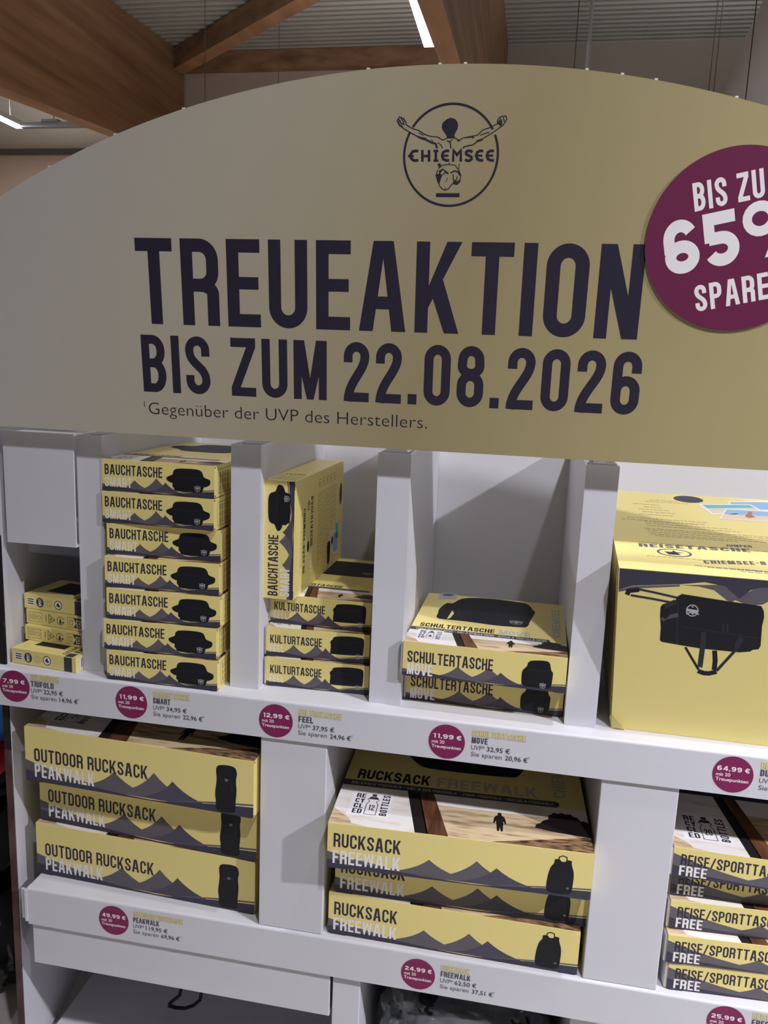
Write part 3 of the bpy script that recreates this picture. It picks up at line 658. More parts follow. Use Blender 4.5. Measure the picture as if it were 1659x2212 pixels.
def top_art(mb, T, W, D, s):
    """beach photograph strip along the front, dark caption bar, title, bag picture behind"""
    S = lambda pts: [(u*W, v*W) for u, v in pts]
    b0, b1 = s.get('bar', (.29, .335))
    put(mb, T, [S([(0, 0), (.50, 0), (.42, b0), (0, b0)])], 'sky_print', 1)
    put(mb, T, [S([(.40, 0), (1, 0), (1, b0), (.34, b0)])], 'sand_print', 2)
    put(mb, T, [S([(.40, b0*.72), (1, b0*.72), (1, b0), (.36, b0)])], 'sky_print', 3)
    put(mb, T, [S([(.62, 0), (1, 0), (1, .105), (.90, .075), (.75, .035)])], 'sand_dark', 3)
    put(mb, T, [S([(0, 0), (.16, 0), (.09, .012), (.07, .05), (.02, .09), (0, .11)])], 'sand_print', 3)
    put(mb, T, [S([(.335, 0), (.385, 0), (.325, b0), (.275, b0)])], 'shadow_print', 4); put(mb, T, [S([(.38, 0), (.462, 0), (.385, b0), (.32, b0)])], 'post_print', 4)
    x, y, k = .655, .075, 1.0    # walking figure seen from behind, silhouette
    fig = [(x-.011, y), (x-.003, y), (x, y+.032), (x+.003, y), (x+.011, y), (x+.013, y+.045), (x+.0135, y+.070), (x+.021, y+.050), (x+.0255, y+.054), (x+.020, y+.094), (x+.012, y+.107), (x+.004, y+.110),
           (x-.006, y+.110), (x-.014, y+.107), (x-.022, y+.094), (x-.0265, y+.054), (x-.022, y+.050), (x-.015, y+.070), (x-.0135, y+.045)]
    put(mb, T, [S(ellipse(x-.001, y+.117, .0085, .013, 12))], 'shadow_print', 5)
    put(mb, T, [S(fig)], 'shadow_print', 5)
    rock = [(.79, .128), (.86, .112), (1, .10), (1, .195), (.985, .212), (.97, .208), (.96, .232), (.945, .236), (.935, .252), (.915, .246), (.90, .256), (.885, .244), (.868, .250), (.858, .232), (.846, .228), (.845, .198), (.826, .186), (.812, .164), (.795, .152)]
    put(mb, T, [S(rock)], 'shadow_print', 5)
    st = s.get('st', (.075, .085, .135, .15)); recycled(mb, T, st[0]*W, st[1]*W, st[2]*W, st[3]*W, s['num'], 5)
    if D < b1*W: return
    put(mb, T, [S([(0, b0), (.88, b0), (.895, b0+.012), (.895, b1-.008), (.88, b1), (0, b1)])], 'navy', 3)
    if s.get('langs'): put(mb, T, lettering(s['langs'], .035*W, (b0+.012)*W, .875*W, (b1-b0-.024)*W, w=.16, wd=1.5, n=2), 'print_grey', 4)
    put(mb, T, lettering(s['t1'], .05*W, (b1+.016)*W, s.get('tend', .45)*W, .078*W, w=.19, n=3, wd=1.3), 'bag_black', 2)
    put(mb, T, lettering(s['t2'], (s.get('tend', .45)+.03)*W, (b1+.016)*W, min(.93, s.get('tend', .45)+.03+s.get('slen', .36))*W, .078*W, w=.19, n=3, wd=1.3), s.get('topsub', 'print_pale'), 2)
    put(mb, T, [[(u*W, v*D) for u, v in soft(s['topbag'])]], 'bag_black', 3)
    for q in s.get('topseam', []): put(mb, T, stroke([(u*W, v*D) for u, v in q], W*.006), 'bag_seam', 4)
    for q in s.get('topgap', []): put(mb, T, [[(u*W, v*D) for u, v in q]], 'yellow', 5)
    if s.get('icon'): put(mb, T, [[(u*W, v*D) for u, v in s['icon']]], 'mark_white', 3); put(mb, T, [[(u*W, v*D) for u, v in s['icon2']]], 'tag_grey', 4)
    if s.get('upright'):
        u_, v_ = s['upright']; put(mb, T, [[(u_*W-b, v_*W+a) for a, b in q] for q in lettering('CHIEMSEE', 0, 0, s.get('uplen', .42)*W, .055*W, w=.18, wd=1.2, n=3)], s.get('topsub', 'print_pale'), 2)
    if s.get('topmark'): small_mark(T, s['topmark'][0], s['topmark'][1], s['topmark'][2]*W, W, D, mb, 5, 'mark_grey')

def carton(name, W, H, D, s):
    """carton with a printed front panel, a printed lid and (optionally) side or bottom print; origin at the front left bottom corner"""
    t = .0011
    body = MB(); body.box(0, W, t, D, 0, H-t, 'yellow')
    TR_ = lambda u, v, k: Vector((W+k*EPS, u, v))
    for yy, zz in ((.004, H-.004), (.004, .003)): put(body, TR_, [ellipse(yy, zz, .0022, .0022, 8)], 'slit', 1)
    if s.get('side'):
        rng = random.Random(3); put(body, TR_, stroke([(.018, H*.12), (.085, H*.12), (.085, H*.86), (.018, H*.86)], .0009, True), 'ink', 1)
        for i in range(4): put(body, TR_, [rect(.026+.012*i, a, .030+.012*i, a+b) for a, b in ((H*.18, H*.18), (H*.40, H*.15), (H*.60, H*.18))], 'dim_ink', 1)
        put(body, TR_, [[(.104-b, H*.15+a) for a, b in q] for q in lettering('SMART', 0, 0, H*.7, .010, w=.17, n=2)], 'ink', 1)
    if s.get('bottom'): s['bottom'](body, W, D)
    o = body.build(name)
    fr = MB(); fr.box(0, W, .0, t, .0006, H-t*.2, 'yellow')
    fr.box(.004, W*.075, -.0006, 0, -.0002, .0016, 'navy'); fr.box(W*.93, W-.004, -.0006, 0, -.0002, .0016, 'navy')
    front_art(fr, lambda u, v, k: Vector((u, -k*EPS*.55, .0006+v*(H-.0008)/H)), W, H, s); p = fr.build('front_panel', o)
    p['label'] = 'front panel printed with title and bag picture'
    if not s.get('nolid'):
        ld = MB(); ld.box(0, W, .0011, D, H-t, H, 'yellow'); T = lambda u, v, k: Vector((u, .0011+v, H+k*EPS*.4))
        top_art(ld, T, W, D-.002, s); q = ld.build('lid', o); q['label'] = 'lid printed with a beach photograph'
    if s.get('flap'):
        fl = MB(); fl.box(-.0042, -.0004, .003, .012, H*.02, H*.97, 'card_white'); fl.box(-.0042, -.0004, .012, .06, H*.04, H*.94, 'card_white'); fl.build('side_flap', o)
    return o
def copy_tree(o):
    c = o.copy(); COL.objects.link(c)
    for ch in o.children:
        d = ch.copy(); COL.objects.link(d); d.parent = c
    return c
def stack(proto, poses, labels, cat, group, flaps=()):
    for i, ((x, y, z, yaw), lb) in enumerate(zip(poses, labels)):
        o = proto if i == 0 else copy_tree(proto)
        o.location = (x, y, z); o.rotation_euler = (0, 0, R(yaw)); tag(o, lb, cat, group)
        if i in flaps:
            W, H, D = o['size']; fl = MB(); fl.box(-.0042, -.0003, .002, .06, H*.03, H*.96, 'card_white'); fl.build('side_flap', o)
    for o in list(COL.objects):
        if 'size' in o: del o['size']

def belt_bottom(mb, W, D):
    rng = random.Random(7); T = lambda u, v, k: Vector((W-u, v, -k*EPS))     # u from the right-hand end inwards, v to the back
    TB = lambda q: [[(a, b) for a, b in p] for p in q]
    # titles run along the long side
    put(mb, T, lettering('BAUCHTASCHE', .045, .125, .150, -.016, w=.16, n=2), 'ink', 1); put(mb, T, lettering('SMART', .155, .125, .205, -.016, w=.16, n=2), 'print_pale', 1)
    put(mb, T, lettering('CHIEMSEE-BAGS.DE', .062, .072, .195, -.012, w=.18, n=2), 'ink', 1)
    put(mb, T, [ellipse(.06, .094, .010, .009, 20)], 'ink', 1); put(mb, T, [ellipse(.06, .094, .0075, .0065, 16)], 'yellow', 2); put(mb, T, [[(.055, .090), (.065, .094), (.055, .098)]], 'ink', 3)
    put(mb, T, [ellipse(.145, .094, .012, .008, 20)], 'ink', 1)
    for i in range(5):
        y0 = .045+.006*i; put(mb, T, words(.07, .19-.012*i, y0 - .004, .0018, rng, .004, .012), 'dim_ink', 1)
    for i in range(13):
        y0 = .165+.0115*i; put(mb, T, words(.045, .205-(i % 3)*.01-(.06 if i > 7 else 0), y0, .0028, rng, .003, .012), 'dim_ink', 1)
    for i in range(5):
        y0 = .165+.030*i; put(mb, T, stroke([(.018, y0), (.034, y0), (.034, y0+.020), (.018, y0+.020)], .0010, True), 'dim_ink', 1)
        put(mb, T, [rect(.022, y0+.004, .030, y0+.009)], 'dim_ink', 1)
    for (u, v, w_, h_, m) in ((.150, .268, .045, .040, 'print_white'), (.158, .295, .05, .045, 'print_white'), (.135, .310, .042, .030, 'print_white')):
        put(mb, T, [rect(u, v, u+w_, v+h_)], m, 2)
    put(mb, T, [rect(.138, .313, .174, .337)], 'teal_print', 3); put(mb, T, [rect(.161, .299, .204, .336)], 'blue_print', 3); put(mb, T, [rect(.153, .272, .192, .304)], 'beach_print', 3)
    put(mb, T, [ellipse(.172, .285, .010, .008, 10)], 'bag_black', 4)
    put(mb, T, [[(.168, .245), (.178, .242), (.215, .246), (.222, .256), (.214, .266), (.178, .270), (.168, .266)]], 'bag_black', 4)
    put(mb, T, [ellipse(.075, .352, .026, .012, 20)], 'navy', 2)

TOPBELT = [(.22, .60), (.30, .52), (.70, .52), (.78, .60), (.95, .68), (.95, .78), (.78, .80), (.74, .93), (.26, .93), (.22, .80), (.05, .78), (.05, .68)]
pkb = [(.295, .375, .19, .22), (.49, .49, .20, .24), (.572, .375, .16, .20)]
belt = dict(t1='BAUCHTASCHE', t2='SMART', title=(.025, .51, .545, .84), sub=(.025, .12, .27, .43), subm='print_pale', hl=.21, peaks=pkb, bag='belt', side=True, num='6', topbag=TOPBELT, tend=.5, slen=.25, bar=(.33, .38))
BW, BH, BD = .231, .0613, .375
proto = carton('belt_bag_box', BW, BH, BD, dict(belt)); proto['size'] = (BW, BH, BD)
q0 = Z1+.0006; pz = .0624
bp = [(-.7799, .0097, -.2), (-.785, .0105, 1.3), (-.779, .013, 1.8), (-.784, .018, 2.4), (-.7865, .033, 2.2), (-.7945, .033, -1.6), (-.7955, .037, -1.5)]
stack(proto, [(x, y, q0+pz*i, a) for i, (x, y, a) in enumerate(bp)],
      ['yellow belt bag box at the bottom of the seven-box stack', 'yellow belt bag box second from the bottom of the seven-box stack', 'yellow belt bag box third from the bottom of the seven-box stack',
       'yellow belt bag box exactly in the middle of the seven-box stack', 'yellow belt bag box third from the top of the seven-box stack, pushed to the right',
       'yellow belt bag box second from the top of the seven-box stack', 'yellow belt bag box on top of the seven-box stack'], 'box', 'stack of belt bag boxes', flaps=(1, 6))

FEELTOP = [(.12, .60), (.18, .54), (.82, .54), (.88, .60), (.90, .86), (.84, .92), (.16, .92), (.10, .86)]
wash = dict(t1='KULTURTASCHE', t2='FEEL', title=(.04, .45, .545, .74), sub=(.035, .14, .175, .39), subm='print_pale', hl=.17,
            peaks=[(.27, .44, .20, .22), (.49, .52, .20, .24), (.58, .42, .16, .20)], bag='wash', num='6', topbag=FEELTOP, tend=.60, slen=.20, bar=(.33, .38), topmark=(.72, .64, .05))
proto = carton('wash_bag_box', .206, .0590, .33, wash); proto['size'] = (.206, .059, .33)
stack(proto, [(-.4693, .0640, Z1+.0006, 1.7), (-.4717, .0690, Z1+.0006+.0603, 2.6), (-.4725, .0960, Z1+.0006+.1206, -1.6)],
      ['yellow wash bag box at the bottom of the stack of three', 'yellow wash bag box in the middle of the stack of three', 'yellow wash bag box on top of the three, under the upright belt bag box'], 'box', 'stack of wash bag boxes', flaps=(0, 1))
# the belt bag box stood on end on the wash bag boxes
b2 = dict(belt); b2['bottom'] = belt_bottom
up_ = carton('belt_bag_box', BW, BH, BD, b2)
tag(up_, 'yellow belt bag box standing upright on end on the wash bag boxes', 'box')
pl = at(567.7, 1288, Z=1.1725); pr = at(628, 1296, Z=1.1725); pl = at(567.7, 1288, Y=.066); pr = at(628, 1296, Y=.066)
# its long side points up: local x -> up, local z -> left
yw = R(-1.0)
ex = Vector((0, 0, 1)); ez = Vector((-math.cos(yw), -math.sin(yw), 0)); ey = ez.cross(ex)
o_ = Vector((-.4165, .062, Z1+.0006+.1206+.0590+.0006))
up_.matrix_world = Matrix(((ex.x, ey.x, ez.x, o_.x), (ex.y, ey.y, ez.y, o_.y), (ex.z, ey.z, ez.z, o_.z), (0, 0, 0, 1)))

SW, SH_, SD = .297, .0668, .330
sy_ = R(-1.2); so = Vector((-.1925, .0256, Z1+.0006+.0674+SH_)); sx_ = Vector((math.cos(sy_), math.sin(sy_), 0)); sd_ = Vector((-math.sin(sy_), math.cos(sy_), 0))
smap = on_plane(so, sx_*SW, sd_*SD); c8 = lambda pts: [smap(800+x/3.318, 920+y/3.318) for x, y in pts]
MOVETOP = c8([(590, 1275), (650, 1236), (760, 1231), (900, 1241), (1060, 1262), (1120, 1273), (1155, 1300), (1160, 1318), (1185, 1332), (1165, 1370), (1145, 1400), (1130, 1438), (1105, 1447), (900, 1432), (720, 1406), (590, 1392), (490, 1383), (470, 1366), (486, 1342), (490, 1312), (548, 1266)])
shoulder = dict(t1='SCHULTERTASCHE', t2='MOVE', title=(.03, .40, .56, .735), sub=(.03, .04, .19, .37), hl=.20, peaks=[(.345, .42, .18, .22), (.535, .49, .20, .24), (.61, .38, .15, .20)], bag='shoulder', num='4',
                topbag=MOVETOP, topseam=[c8([(660, 1288), (800, 1290), (1000, 1306), (1150, 1316)]), c8([(640, 1262), (632, 1320), (655, 1395)])], topgap=[c8([(588, 1322), (600, 1345), (572, 1378), (548, 1384)])], icon=c8([(486, 1240), (500, 1200), (560, 1193), (622, 1207), (612, 1246)]), icon2=c8([(520, 1205), (560, 1200), (605, 1208), (575, 1221), (525, 1217)]), tend=.54, slen=.20, bar=(.235, .295), langs='SHOULDER BAG MOVE - SAC D EPAULE MOVE - BORSA A TRACOLLA MOVE', upright=(.965, .36), uplen=.62, topmark=(c8([(1045, 1410)])[0]+(.040,)), topsub='mark_white')
proto = carton('shoulder_bag_box', .297, .0668, .330, shoulder); proto['size'] = (.297, .0668, .33)
stack(proto, [(-.1905, .0740, Z1+.0006, -1.1), (-.1925, .0256, Z1+.0006+.0674, -1.2)],
      ['yellow shoulder bag box underneath, half covered by the one on it', 'yellow shoulder bag box lying on another with its whole lid in view'], 'box', 'pair of shoulder bag boxes', flaps=(0, 1))

DAYTOP = [(.28, .60), (.33, .545), (.72, .545), (.74, .58), (.80, .75), (.78, .95), (.24, .95), (.20, .75)]
PEAKTOP = [(.36, .48), (.64, .48), (.68, .60), (.68, .95), (.32, .95), (.32, .60)]
peak = dict(t1='OUTDOOR RUCKSACK', t2='PEAKWALK', title=(.042, .38, .553, .625), sub=(.042, .085, .315, .335), hl=.39, peaks=[(.405, .42, .20, .22), (.58, .52, .20, .24), (.66, .42, .16, .22)], bag='tall', num='21', topbag=PEAKTOP, tend=.55, slen=.3)
proto = carton('backpack_box', .505, .1200, .440, peak); proto['size'] = (.505, .12, .44)
stack(proto, [(-.981, .0520, Z2+.0006, -2.4), (-.9770, .0650, Z2+.0006+.1208, -4.0), (-.9720, .0150, Z2+.0006+.2416, -2.6)],
      ['large yellow outdoor backpack box at the bottom of three on the lower left shelf', 'large yellow outdoor backpack box in the middle of three, set back', 'large yellow outdoor backpack box on top of three on the lower left shelf'], 'box', 'stack of outdoor backpack boxes')
day = dict(t1='RUCKSACK', t2='FREEWALK', title=(.024, .475, .285, .785), sub=(.022, .10, .285, .40), hl=.36, peaks=[(.395, .44, .20, .22), (.575, .54, .20, .24), (.65, .44, .16, .22)], bag='day', num='12', topbag=DAYTOP, tend=.36, slen=.42, topsub='print_grey',
           langs='BACKPACK FREEWALK - SAC A DOS FREEWALK - ZAINO FREEWALK - MOCHILA FREEWALK', upright=(.93, .37), uplen=.35)
proto = carton('backpack_box', .487, .0918, .440, day); proto['size'] = (.487, .0918, .44)
stack(proto, [(-.3168, .0151, Z2+.0006, -.5), (-.3060, .0170, Z2+.0006+.0924, 1.2), (-.3100, -.0400, Z2+.0006+.1848, 2.0)],
      ['flat yellow daypack box at the bottom of the middle lower pile', 'flat yellow daypack box squeezed in the middle of the pile, title half hidden', 'flat yellow daypack box on top of the middle lower pile, beach photo lid in view'], 'box', 'pile of daypack boxes')
sport = dict(t1='REISE/SPORTTASCHE', t2='FREE', title=(.035, .42, .53, .80), sub=(.032, .05, .155, .40), hl=.80, peaks=[(.42, .46, .24, .24), (.60, .52, .20, .24), (.68, .42, .16, .22)], bag=None, num='20', topbag=FEELTOP, tend=.62, slen=.2, bar=(.52, .57), st=(.085, .10, .185, .20))
proto = carton('sports_bag_box', .385, .0572, .440, sport); proto['size'] = (.385, .0572, .44)
sp_y = [(.333, .0145, 3.0), (.3256, .0110, 3.2), (.3275, .0290, 3.0), (.3266, .0450, 1.8), (.3190, .0150, -.6)]
stack(proto, [(x, y, Z2+.0006+.0580*i, a) for i, (x, y, a) in enumerate(sp_y)],
      ['yellow sports bag box at the bottom of the right-hand pile of five', 'yellow sports bag box second from the bottom of the right-hand pile of five', 'yellow sports bag box in the middle of the right-hand pile of five',
       'yellow sports bag box second from the top of the right-hand pile, half covered', 'yellow sports bag box on top of the right-hand pile with recycled bottles sticker'], 'box', 'pile of sports bag boxes', flaps=(0, 1, 2, 3, 4))

# wallet boxes
def wallet_box(kind, label):
    W, H, D = .155, .0318, .115; o = MB()
    o.box(0, W, 0, D, 0, H-.001, 'yellow'); TR_ = lambda u, v, k: Vector((W+k*EPS, u, v)); TF = lambda u, v, k: Vector((u, -k*EPS, v))
    if kind == 0:
        put(o, TR_, [rect(.012, .003, D-.02, H-.004)], 'card_white', 1); x = .016
        rng = random.Random(5)
        while x < D-.026: b = rng.uniform(.0008, .003); put(o, TR_, [rect(x, .006, x+b, H-.006)], 'ink', 2); x += b+rng.uniform(.0008, .0025)
    ob = tag(o.build('wallet_box'), label, 'box', 'stack of wallet boxes')
    f = MB(); f.box(0, W, -.0008, 0, .0004, H-.0012, 'yellow'); T = lambda u, v, k: Vector((u, -.0008-k*EPS, v)); h = H/2
    if kind == 0:
        put(f, T, [rect(.007, .008, .026, .025)], 'print_pale', 1)
        for i in (0, 1, 2): put(f, T, [rect(.009, .010+.0048*i, .024, .0126+.0048*i)], 'tag_text', 2)
        put(f, T, [ellipse(.040, h, .0095, .0105)], 'navy', 1); put(f, T, [[(.040+.0035-b, h-.0075+a) for a, b in q] for q in lettering('RPET', 0, 0, .015, .007, w=.2, n=2)], 'print_white', 2)
        for i in range(8):
            a = R(45*i+20); put(f, T, stroke([(.063+.003*math.cos(a), h+.003*math.sin(a)), (.063+.009*math.cos(a), h+.010*math.sin(a))], .0008), 'dim_ink', 1)
        put(f, T, [ellipse(.086, h, .0098, .0098)], 'ink', 1); put(f, T, [ellipse(.086, h, .0082, .0082)], 'print_white', 2)
        for i in range(3):
            a = R(90+120*i); put(f, T, [[(.086+.006*math.cos(a), h+.006*math.sin(a)), (.086+.006*math.cos(a+2.2), h+.003*math.sin(a+2.2)), (.086+.003*math.cos(a-1.2), h+.005*math.sin(a-1.2))]], 'ink', 3)
        put(f, T, [rect(.127, 0.0006, .146, H-.0012)], 'navy', 1)
    else:
        put(f, T, stroke([(.006, .006), (.040, .006), (.040, .026), (.006, .026)], .0007, True), 'tag_text', 1)
        for i in range(4): put(f, T, [rect(.009+.0048*i, .010, .0105+.0048*i, .023)], 'dim_ink', 1)
        put(f, T, stroke([(.028, .013), (.034, .011), (.038, .016), (.033, .020), (.028, .018)], .0008, True), 'tag_text', 1)
        put(f, T, stroke([(.058, .007), (.073, h), (.058, .026)], .0014, True), 'ink', 1); put(f, T, [rect(.061, .013, .0655, .0195)], 'dim_ink', 2); put(f, T, [rect(.050, .010, .0515, .024)], 'ink', 1)
        put(f, T, stroke(A(.087, h, .0085, .0085, 20, 330, 16), .0012), 'ink', 1); put(f, T, [ellipse(.087, h+.0025, .0018, .002, 8), [(.084, h-.006), (.090, h-.006), (.089, h+.001), (.085, h+.001)], [(.092, h-.005), (.098, h-.002), (.092, h+.0)]], 'ink', 1)
        put(f, T, stroke([(.106, .006), (.139, .006), (.139, .027), (.106, .027)], .0007, True), 'tag_text', 1); put(f, T, [[(.120, .006), (.139, .006), (.139, .027), (.120, .027), (.127, h)]], 'navy', 2)
        put(f, T, stroke([(.111, .011), (.118, .011), (.118, .021), (.111, .021)], .0008, True), 'tag_text', 2)
        put(f, T, stroke([(.129, .009), (.136, .009), (.137, .022), (.128, .022)], .0014, True), 'print_white', 3); put(f, T, stroke([(.130, .013), (.135, .015), (.132, .019)], .001), 'print_white', 3)
    f.build('front_panel', ob)
    l = MB(); l.box(0, W, 0, D, H-.001, H, 'yellow'); T = lambda u, v, k: Vector((u, v, H+k*EPS))
    if kind == 0:
        put(l, T, [[(.030, .030), (.104, .030), (.104, .100), (.034, .100), (.034, .052)]], 'bag_black', 1); put(l, T, [[(.128, 0), (.147, 0), (.147, .018), (.128, .018)]], 'navy', 1)
        put(l, T, [[(.126-b, .008+a) for a, b in q] for q in lettering('GELDBÖRSE', 0, 0, .085, .011, w=.16, n=2)], 'ink', 1)
        put(l, T, [[(.146-b, .022+a) for a, b in q] for q in lettering('TRIFOLD', 0, 0, .08, .014, w=.2, n=2)], 'ink', 1)
        for i in range(6): a = R(60*i); put(l, T, stroke([(.018+.003*math.cos(a), .02+.004*math.sin(a)), (.018+.009*math.cos(a), .02+.010*math.sin(a))], .0010), 'dim_ink', 1)
    l.build('lid', ob)
    return ob
gp = [(-1.0065, .0365, -6.5), (-1.0100, .0880, -7.0), (-1.0130, .0990, -8.0), (-1.0180, .1010, -7.2)]
for i, (x, y, a) in enumerate(gp):
    o = wallet_box(0 if i in (0, 3) else 1, ['small yellow wallet box at the bottom, sticking out with barcode end in view', 'small yellow wallet box second from the bottom with triangle symbol',
        'small yellow wallet box third from the bottom with triangle symbol', 'small yellow wallet box on top with black wallet on its lid'][i])
    o.location = (x, y, Z1+.0006+.0324*i); o.rotation_euler = (0, 0, R(a))

# ================================================================== BIG TRAVEL BAG CARTON (upside down, tipped forward)
t_ = R(10); Hh, Dd, Wd = .317, .425, .500
RO = at(1320, 1571, Z=Z1+.0005); yw = R(-.9)
RX = Vector((math.cos(yw), math.sin(yw), 0)); fy = Vector((-math.sin(yw), math.cos(yw), 0))
RZ = (-fy*math.sin(t_)+Vector((0, 0, math.cos(t_)))) - RX*.060
RY = fy*math.cos(t_)+Vector((0, 0, math.sin(t_)))
RT = lambda u, y_, v: RX*u + RY*y_ + RZ*v
mb = MB()
P = {(a, b, c): RT(a*Wd, b*Dd, c*Hh) for a in (0, 1) for b in (0, 1) for c in (0, 1)}
for q in (((0, 0, 0), (0, 0, 1), (0, 1, 1), (0, 1, 0)), ((1, 0, 0), (1, 1, 0), (1, 1, 1), (1, 0, 1)), ((0, 1, 0), (0, 1, 1), (1, 1, 1), (1, 1, 0)), ((0, 0, 0), (0, 1, 0), (1, 1, 0), (1, 0, 0))):
    mb.face([P[i] for i in q], 'yellow')
trav = mb.build('travel_bag_box'); trav.location = RO
tag(trav, 'big yellow travel bag carton with an upside-down trolley bag picture', 'box')
fp = on_plane(RO, RX, RZ); fnorm = RX.cross(RZ).normalized()
FT = lambda u, v, k: RX*u + RZ*v + fnorm*(k*EPS)
c9 = lambda pts: [fp(1200+x/3.351, 980+y/3.351) for x, y in pts]
k9 = lambda px: px/3.351/1195.0
mb = MB(); mb.face([FT(0, 0, 0), FT(Wd, 0, 0), FT(Wd, Hh, 0), FT(0, Hh, 0)], 'yellow')
e1 = c9([(455, 872)])[0]
u_end = Wd-.002; top_v = Hh-.001
def clampv(ps): return [(min(max(u, .001), u_end), min(max(v, .001), top_v)) for u, v in ps]
put(mb, FT, [clampv(c9([(455, 985), (560, 955), (900, 945), (1080, 930), (1230, 960), (1330, 1052), (1410, 990), (1480, 968), (1700, 985), (2600, 1030)])+[(u_end, top_v), (.001, top_v)])], 'navy', 2)
put(mb, FT, [clampv(c9([(900, 950), (1040, 962), (1150, 990), (1240, 1062), (1275, 1075), (1330, 1045), (1230, 950)])), clampv(c9([(1300, 1060), (1390, 1095), (1420, 1100), (1500, 1092), (1570, 1055), (1640, 1000), (1480, 960), (1400, 1000)])), clampv(c9([(455, 1000), (600, 975), (900, 962), (900, 948), (560, 958), (455, 986)]))], 'hill', 1)
put(mb, FT, [c9([(760, 1110), (775, 1090), (870, 1060), (880, 1035), (915, 1015), (1090, 1043), (1300, 1075), (1490, 1103), (1508, 1140), (1510, 1185), (1495, 1250), (1485, 1390), (1470, 1415), (1425, 1420), (1410, 1432), (1330, 1438), (1050, 1410), (900, 1385), (770, 1362), (755, 1350), (762, 1260), (757, 1180)])], 'bag_black', 3)
def s9(pts, wpx, m, k): put(mb, FT, stroke(c9(pts), k9(wpx)), m, k)
s9([(600, 980), (720, 1005), (880, 1042)], 16, 'ink', 4); s9([(545, 1024), (700, 1050), (845, 1078)], 16, 'ink', 4); s9([(518, 1020), (530, 992), (605, 984)], 32, 'bag_black', 5)
s9([(790, 1105), (870, 1070)], 34, 'bag_seam', 4); s9([(768, 1205), (800, 1185), (888, 1166)], 30, 'hill_dark', 4); s9([(785, 1190), (815, 1160)], 26, 'bag_black', 5)
s9([(940, 1400), (1035, 1562)], 16, 'bag_black', 4); s9([(1075, 1290), (1062, 1420), (1045, 1545)], 34, 'bag_seam', 4); s9([(1152, 1425), (1156, 1500), (1148, 1565)], 32, 'bag_black', 4)
s9([(1350, 1330), (1300, 1425), (1165, 1572)], 20, 'bag_seam', 4); s9([(1345, 1330), (1310, 1395)], 34, 'bag_seam', 5); s9([(1030, 1572), (1075, 1588), (1110, 1590), (1165, 1578)], 34, 'bag_black', 5)
s9([(920, 1255), (1060, 1272), (1200, 1295), (1465, 1338)], 5, 'bag_seam', 4); s9([(888, 1060), (878, 1200), (882, 1380)], 6, 'bag_seam', 4); s9([(1215, 1230), (1212, 1290)], 10, 'bag_seam', 4); s9([(1245, 1235), (1245, 1290)], 10, 'bag_seam', 4)
s9([(990+42*math.cos(a*.3), 1135+40*math.sin(a*.3)) for a in range(22)], 7, 'mark_white', 6); s9([(952, 1130), (1030, 1142)], 20, 'mark_white', 6); s9([(945, 1160), (975, 1148), (1005, 1150), (1038, 1164)], 9, 'mark_white', 6); put(mb, FT, [ellipse(*c9([(993, 1156)])[0], .0022, .0022, 10)], 'mark_white', 6); s9([(985, 1108), (1000, 1108)], 8, 'mark_white', 6)
fpan = mb.build('front_panel', trav)
mb = MB()
for a, b in ((.012, .030), (.040, .044)):
    mb.face([RT(-.0006, a, .004), RT(-.0006, a, Hh-.004), RT(-.0006, b, Hh-.004), RT(-.0006, b, .004)], 'tag_yellow' if b-a > .01 else 'dim_ink')
mb.build('side_flap', trav)
# crumpled lower corner
mb = MB(); q = [RT(0, -.002, .0), RT(.024, -.004, .0), RT(.018, -.010, .012), RT(.008, -.007, .022), RT(.0, -.003, .030), RT(-.003, .01, .016)]
mb.face([q[0], q[1], q[2]], 'yellow'); mb.face([q[0], q[2], q[3]], 'yellow'); mb.face([q[0], q[3], q[4]], 'yellow'); mb.face([q[0], q[4], q[5]], 'yellow'); mb.build('torn_corner', trav)
# upper panel
UT0 = RO+RZ*Hh; tp = on_plane(UT0, RX, RY); tn = RX.cross(RY).normalized()
UT = lambda u, v, k: RZ*Hh + RX*u + RY*v + tn*(k*EPS)
c9t = lambda pts: [tp(1200+x/3.351, 980+y/3.351) for x, y in pts]
mb = MB(); mb.face([UT(0, 0, 0), UT(Wd, 0, 0), UT(Wd, Dd, 0), UT(0, Dd, 0)], 'yellow')
def slope(P, p, q): return [[(u, v+(q[1]-p[1])*(u-p[0])/(q[0]-p[0])) for u, v in f] for f in P]
a, b, c = c9t([(605, 672), (1415, 714), (612, 649)]); put(mb, UT, slope(lettering('REISETASCHE', a[0], a[1], b[0], c[1]-a[1], w=.19, n=3), a, b), 'hill', 1)
a2, b2_, c2 = c9t([(1232, 672), (1425, 680), (1234, 657)]); put(mb, UT, slope(lettering('JUMPER', a2[0], a2[1], b2_[0], c2[1]-a2[1], w=.19, n=3), a2, b2_), 'hill', 1)
a3, b3, c3 = c9t([(1078, 796), (1500, 806), (1080, 771)]); put(mb, UT, slope(lettering('CHIEMSEE-BAGS.DE', a3[0], a3[1], a3[0]+(b3[0]-a3[0])*1.75, c3[1]-a3[1], w=.20, n=3), a3, b3), 'hill', 1)
ec = c9t([(860, 718)])[0]; er = c9t([(985, 720)])[0][0]-ec[0]; ev = c9t([(860, 691)])[0][1]-ec[1]
put(mb, UT, [ellipse(ec[0], ec[1], er, ev)], 'hill_dark', 1); put(mb, UT, [ellipse(ec[0], ec[1], er*.86, ev*.82)], 'yellow', 2)
put(mb, UT, [[(ec[0]+er*.6*math.cos(R(90+72*i*2)), ec[1]+ev*.65*math.sin(R(90+72*i*2))) for i in range(5)]], 'hill_dark', 3)
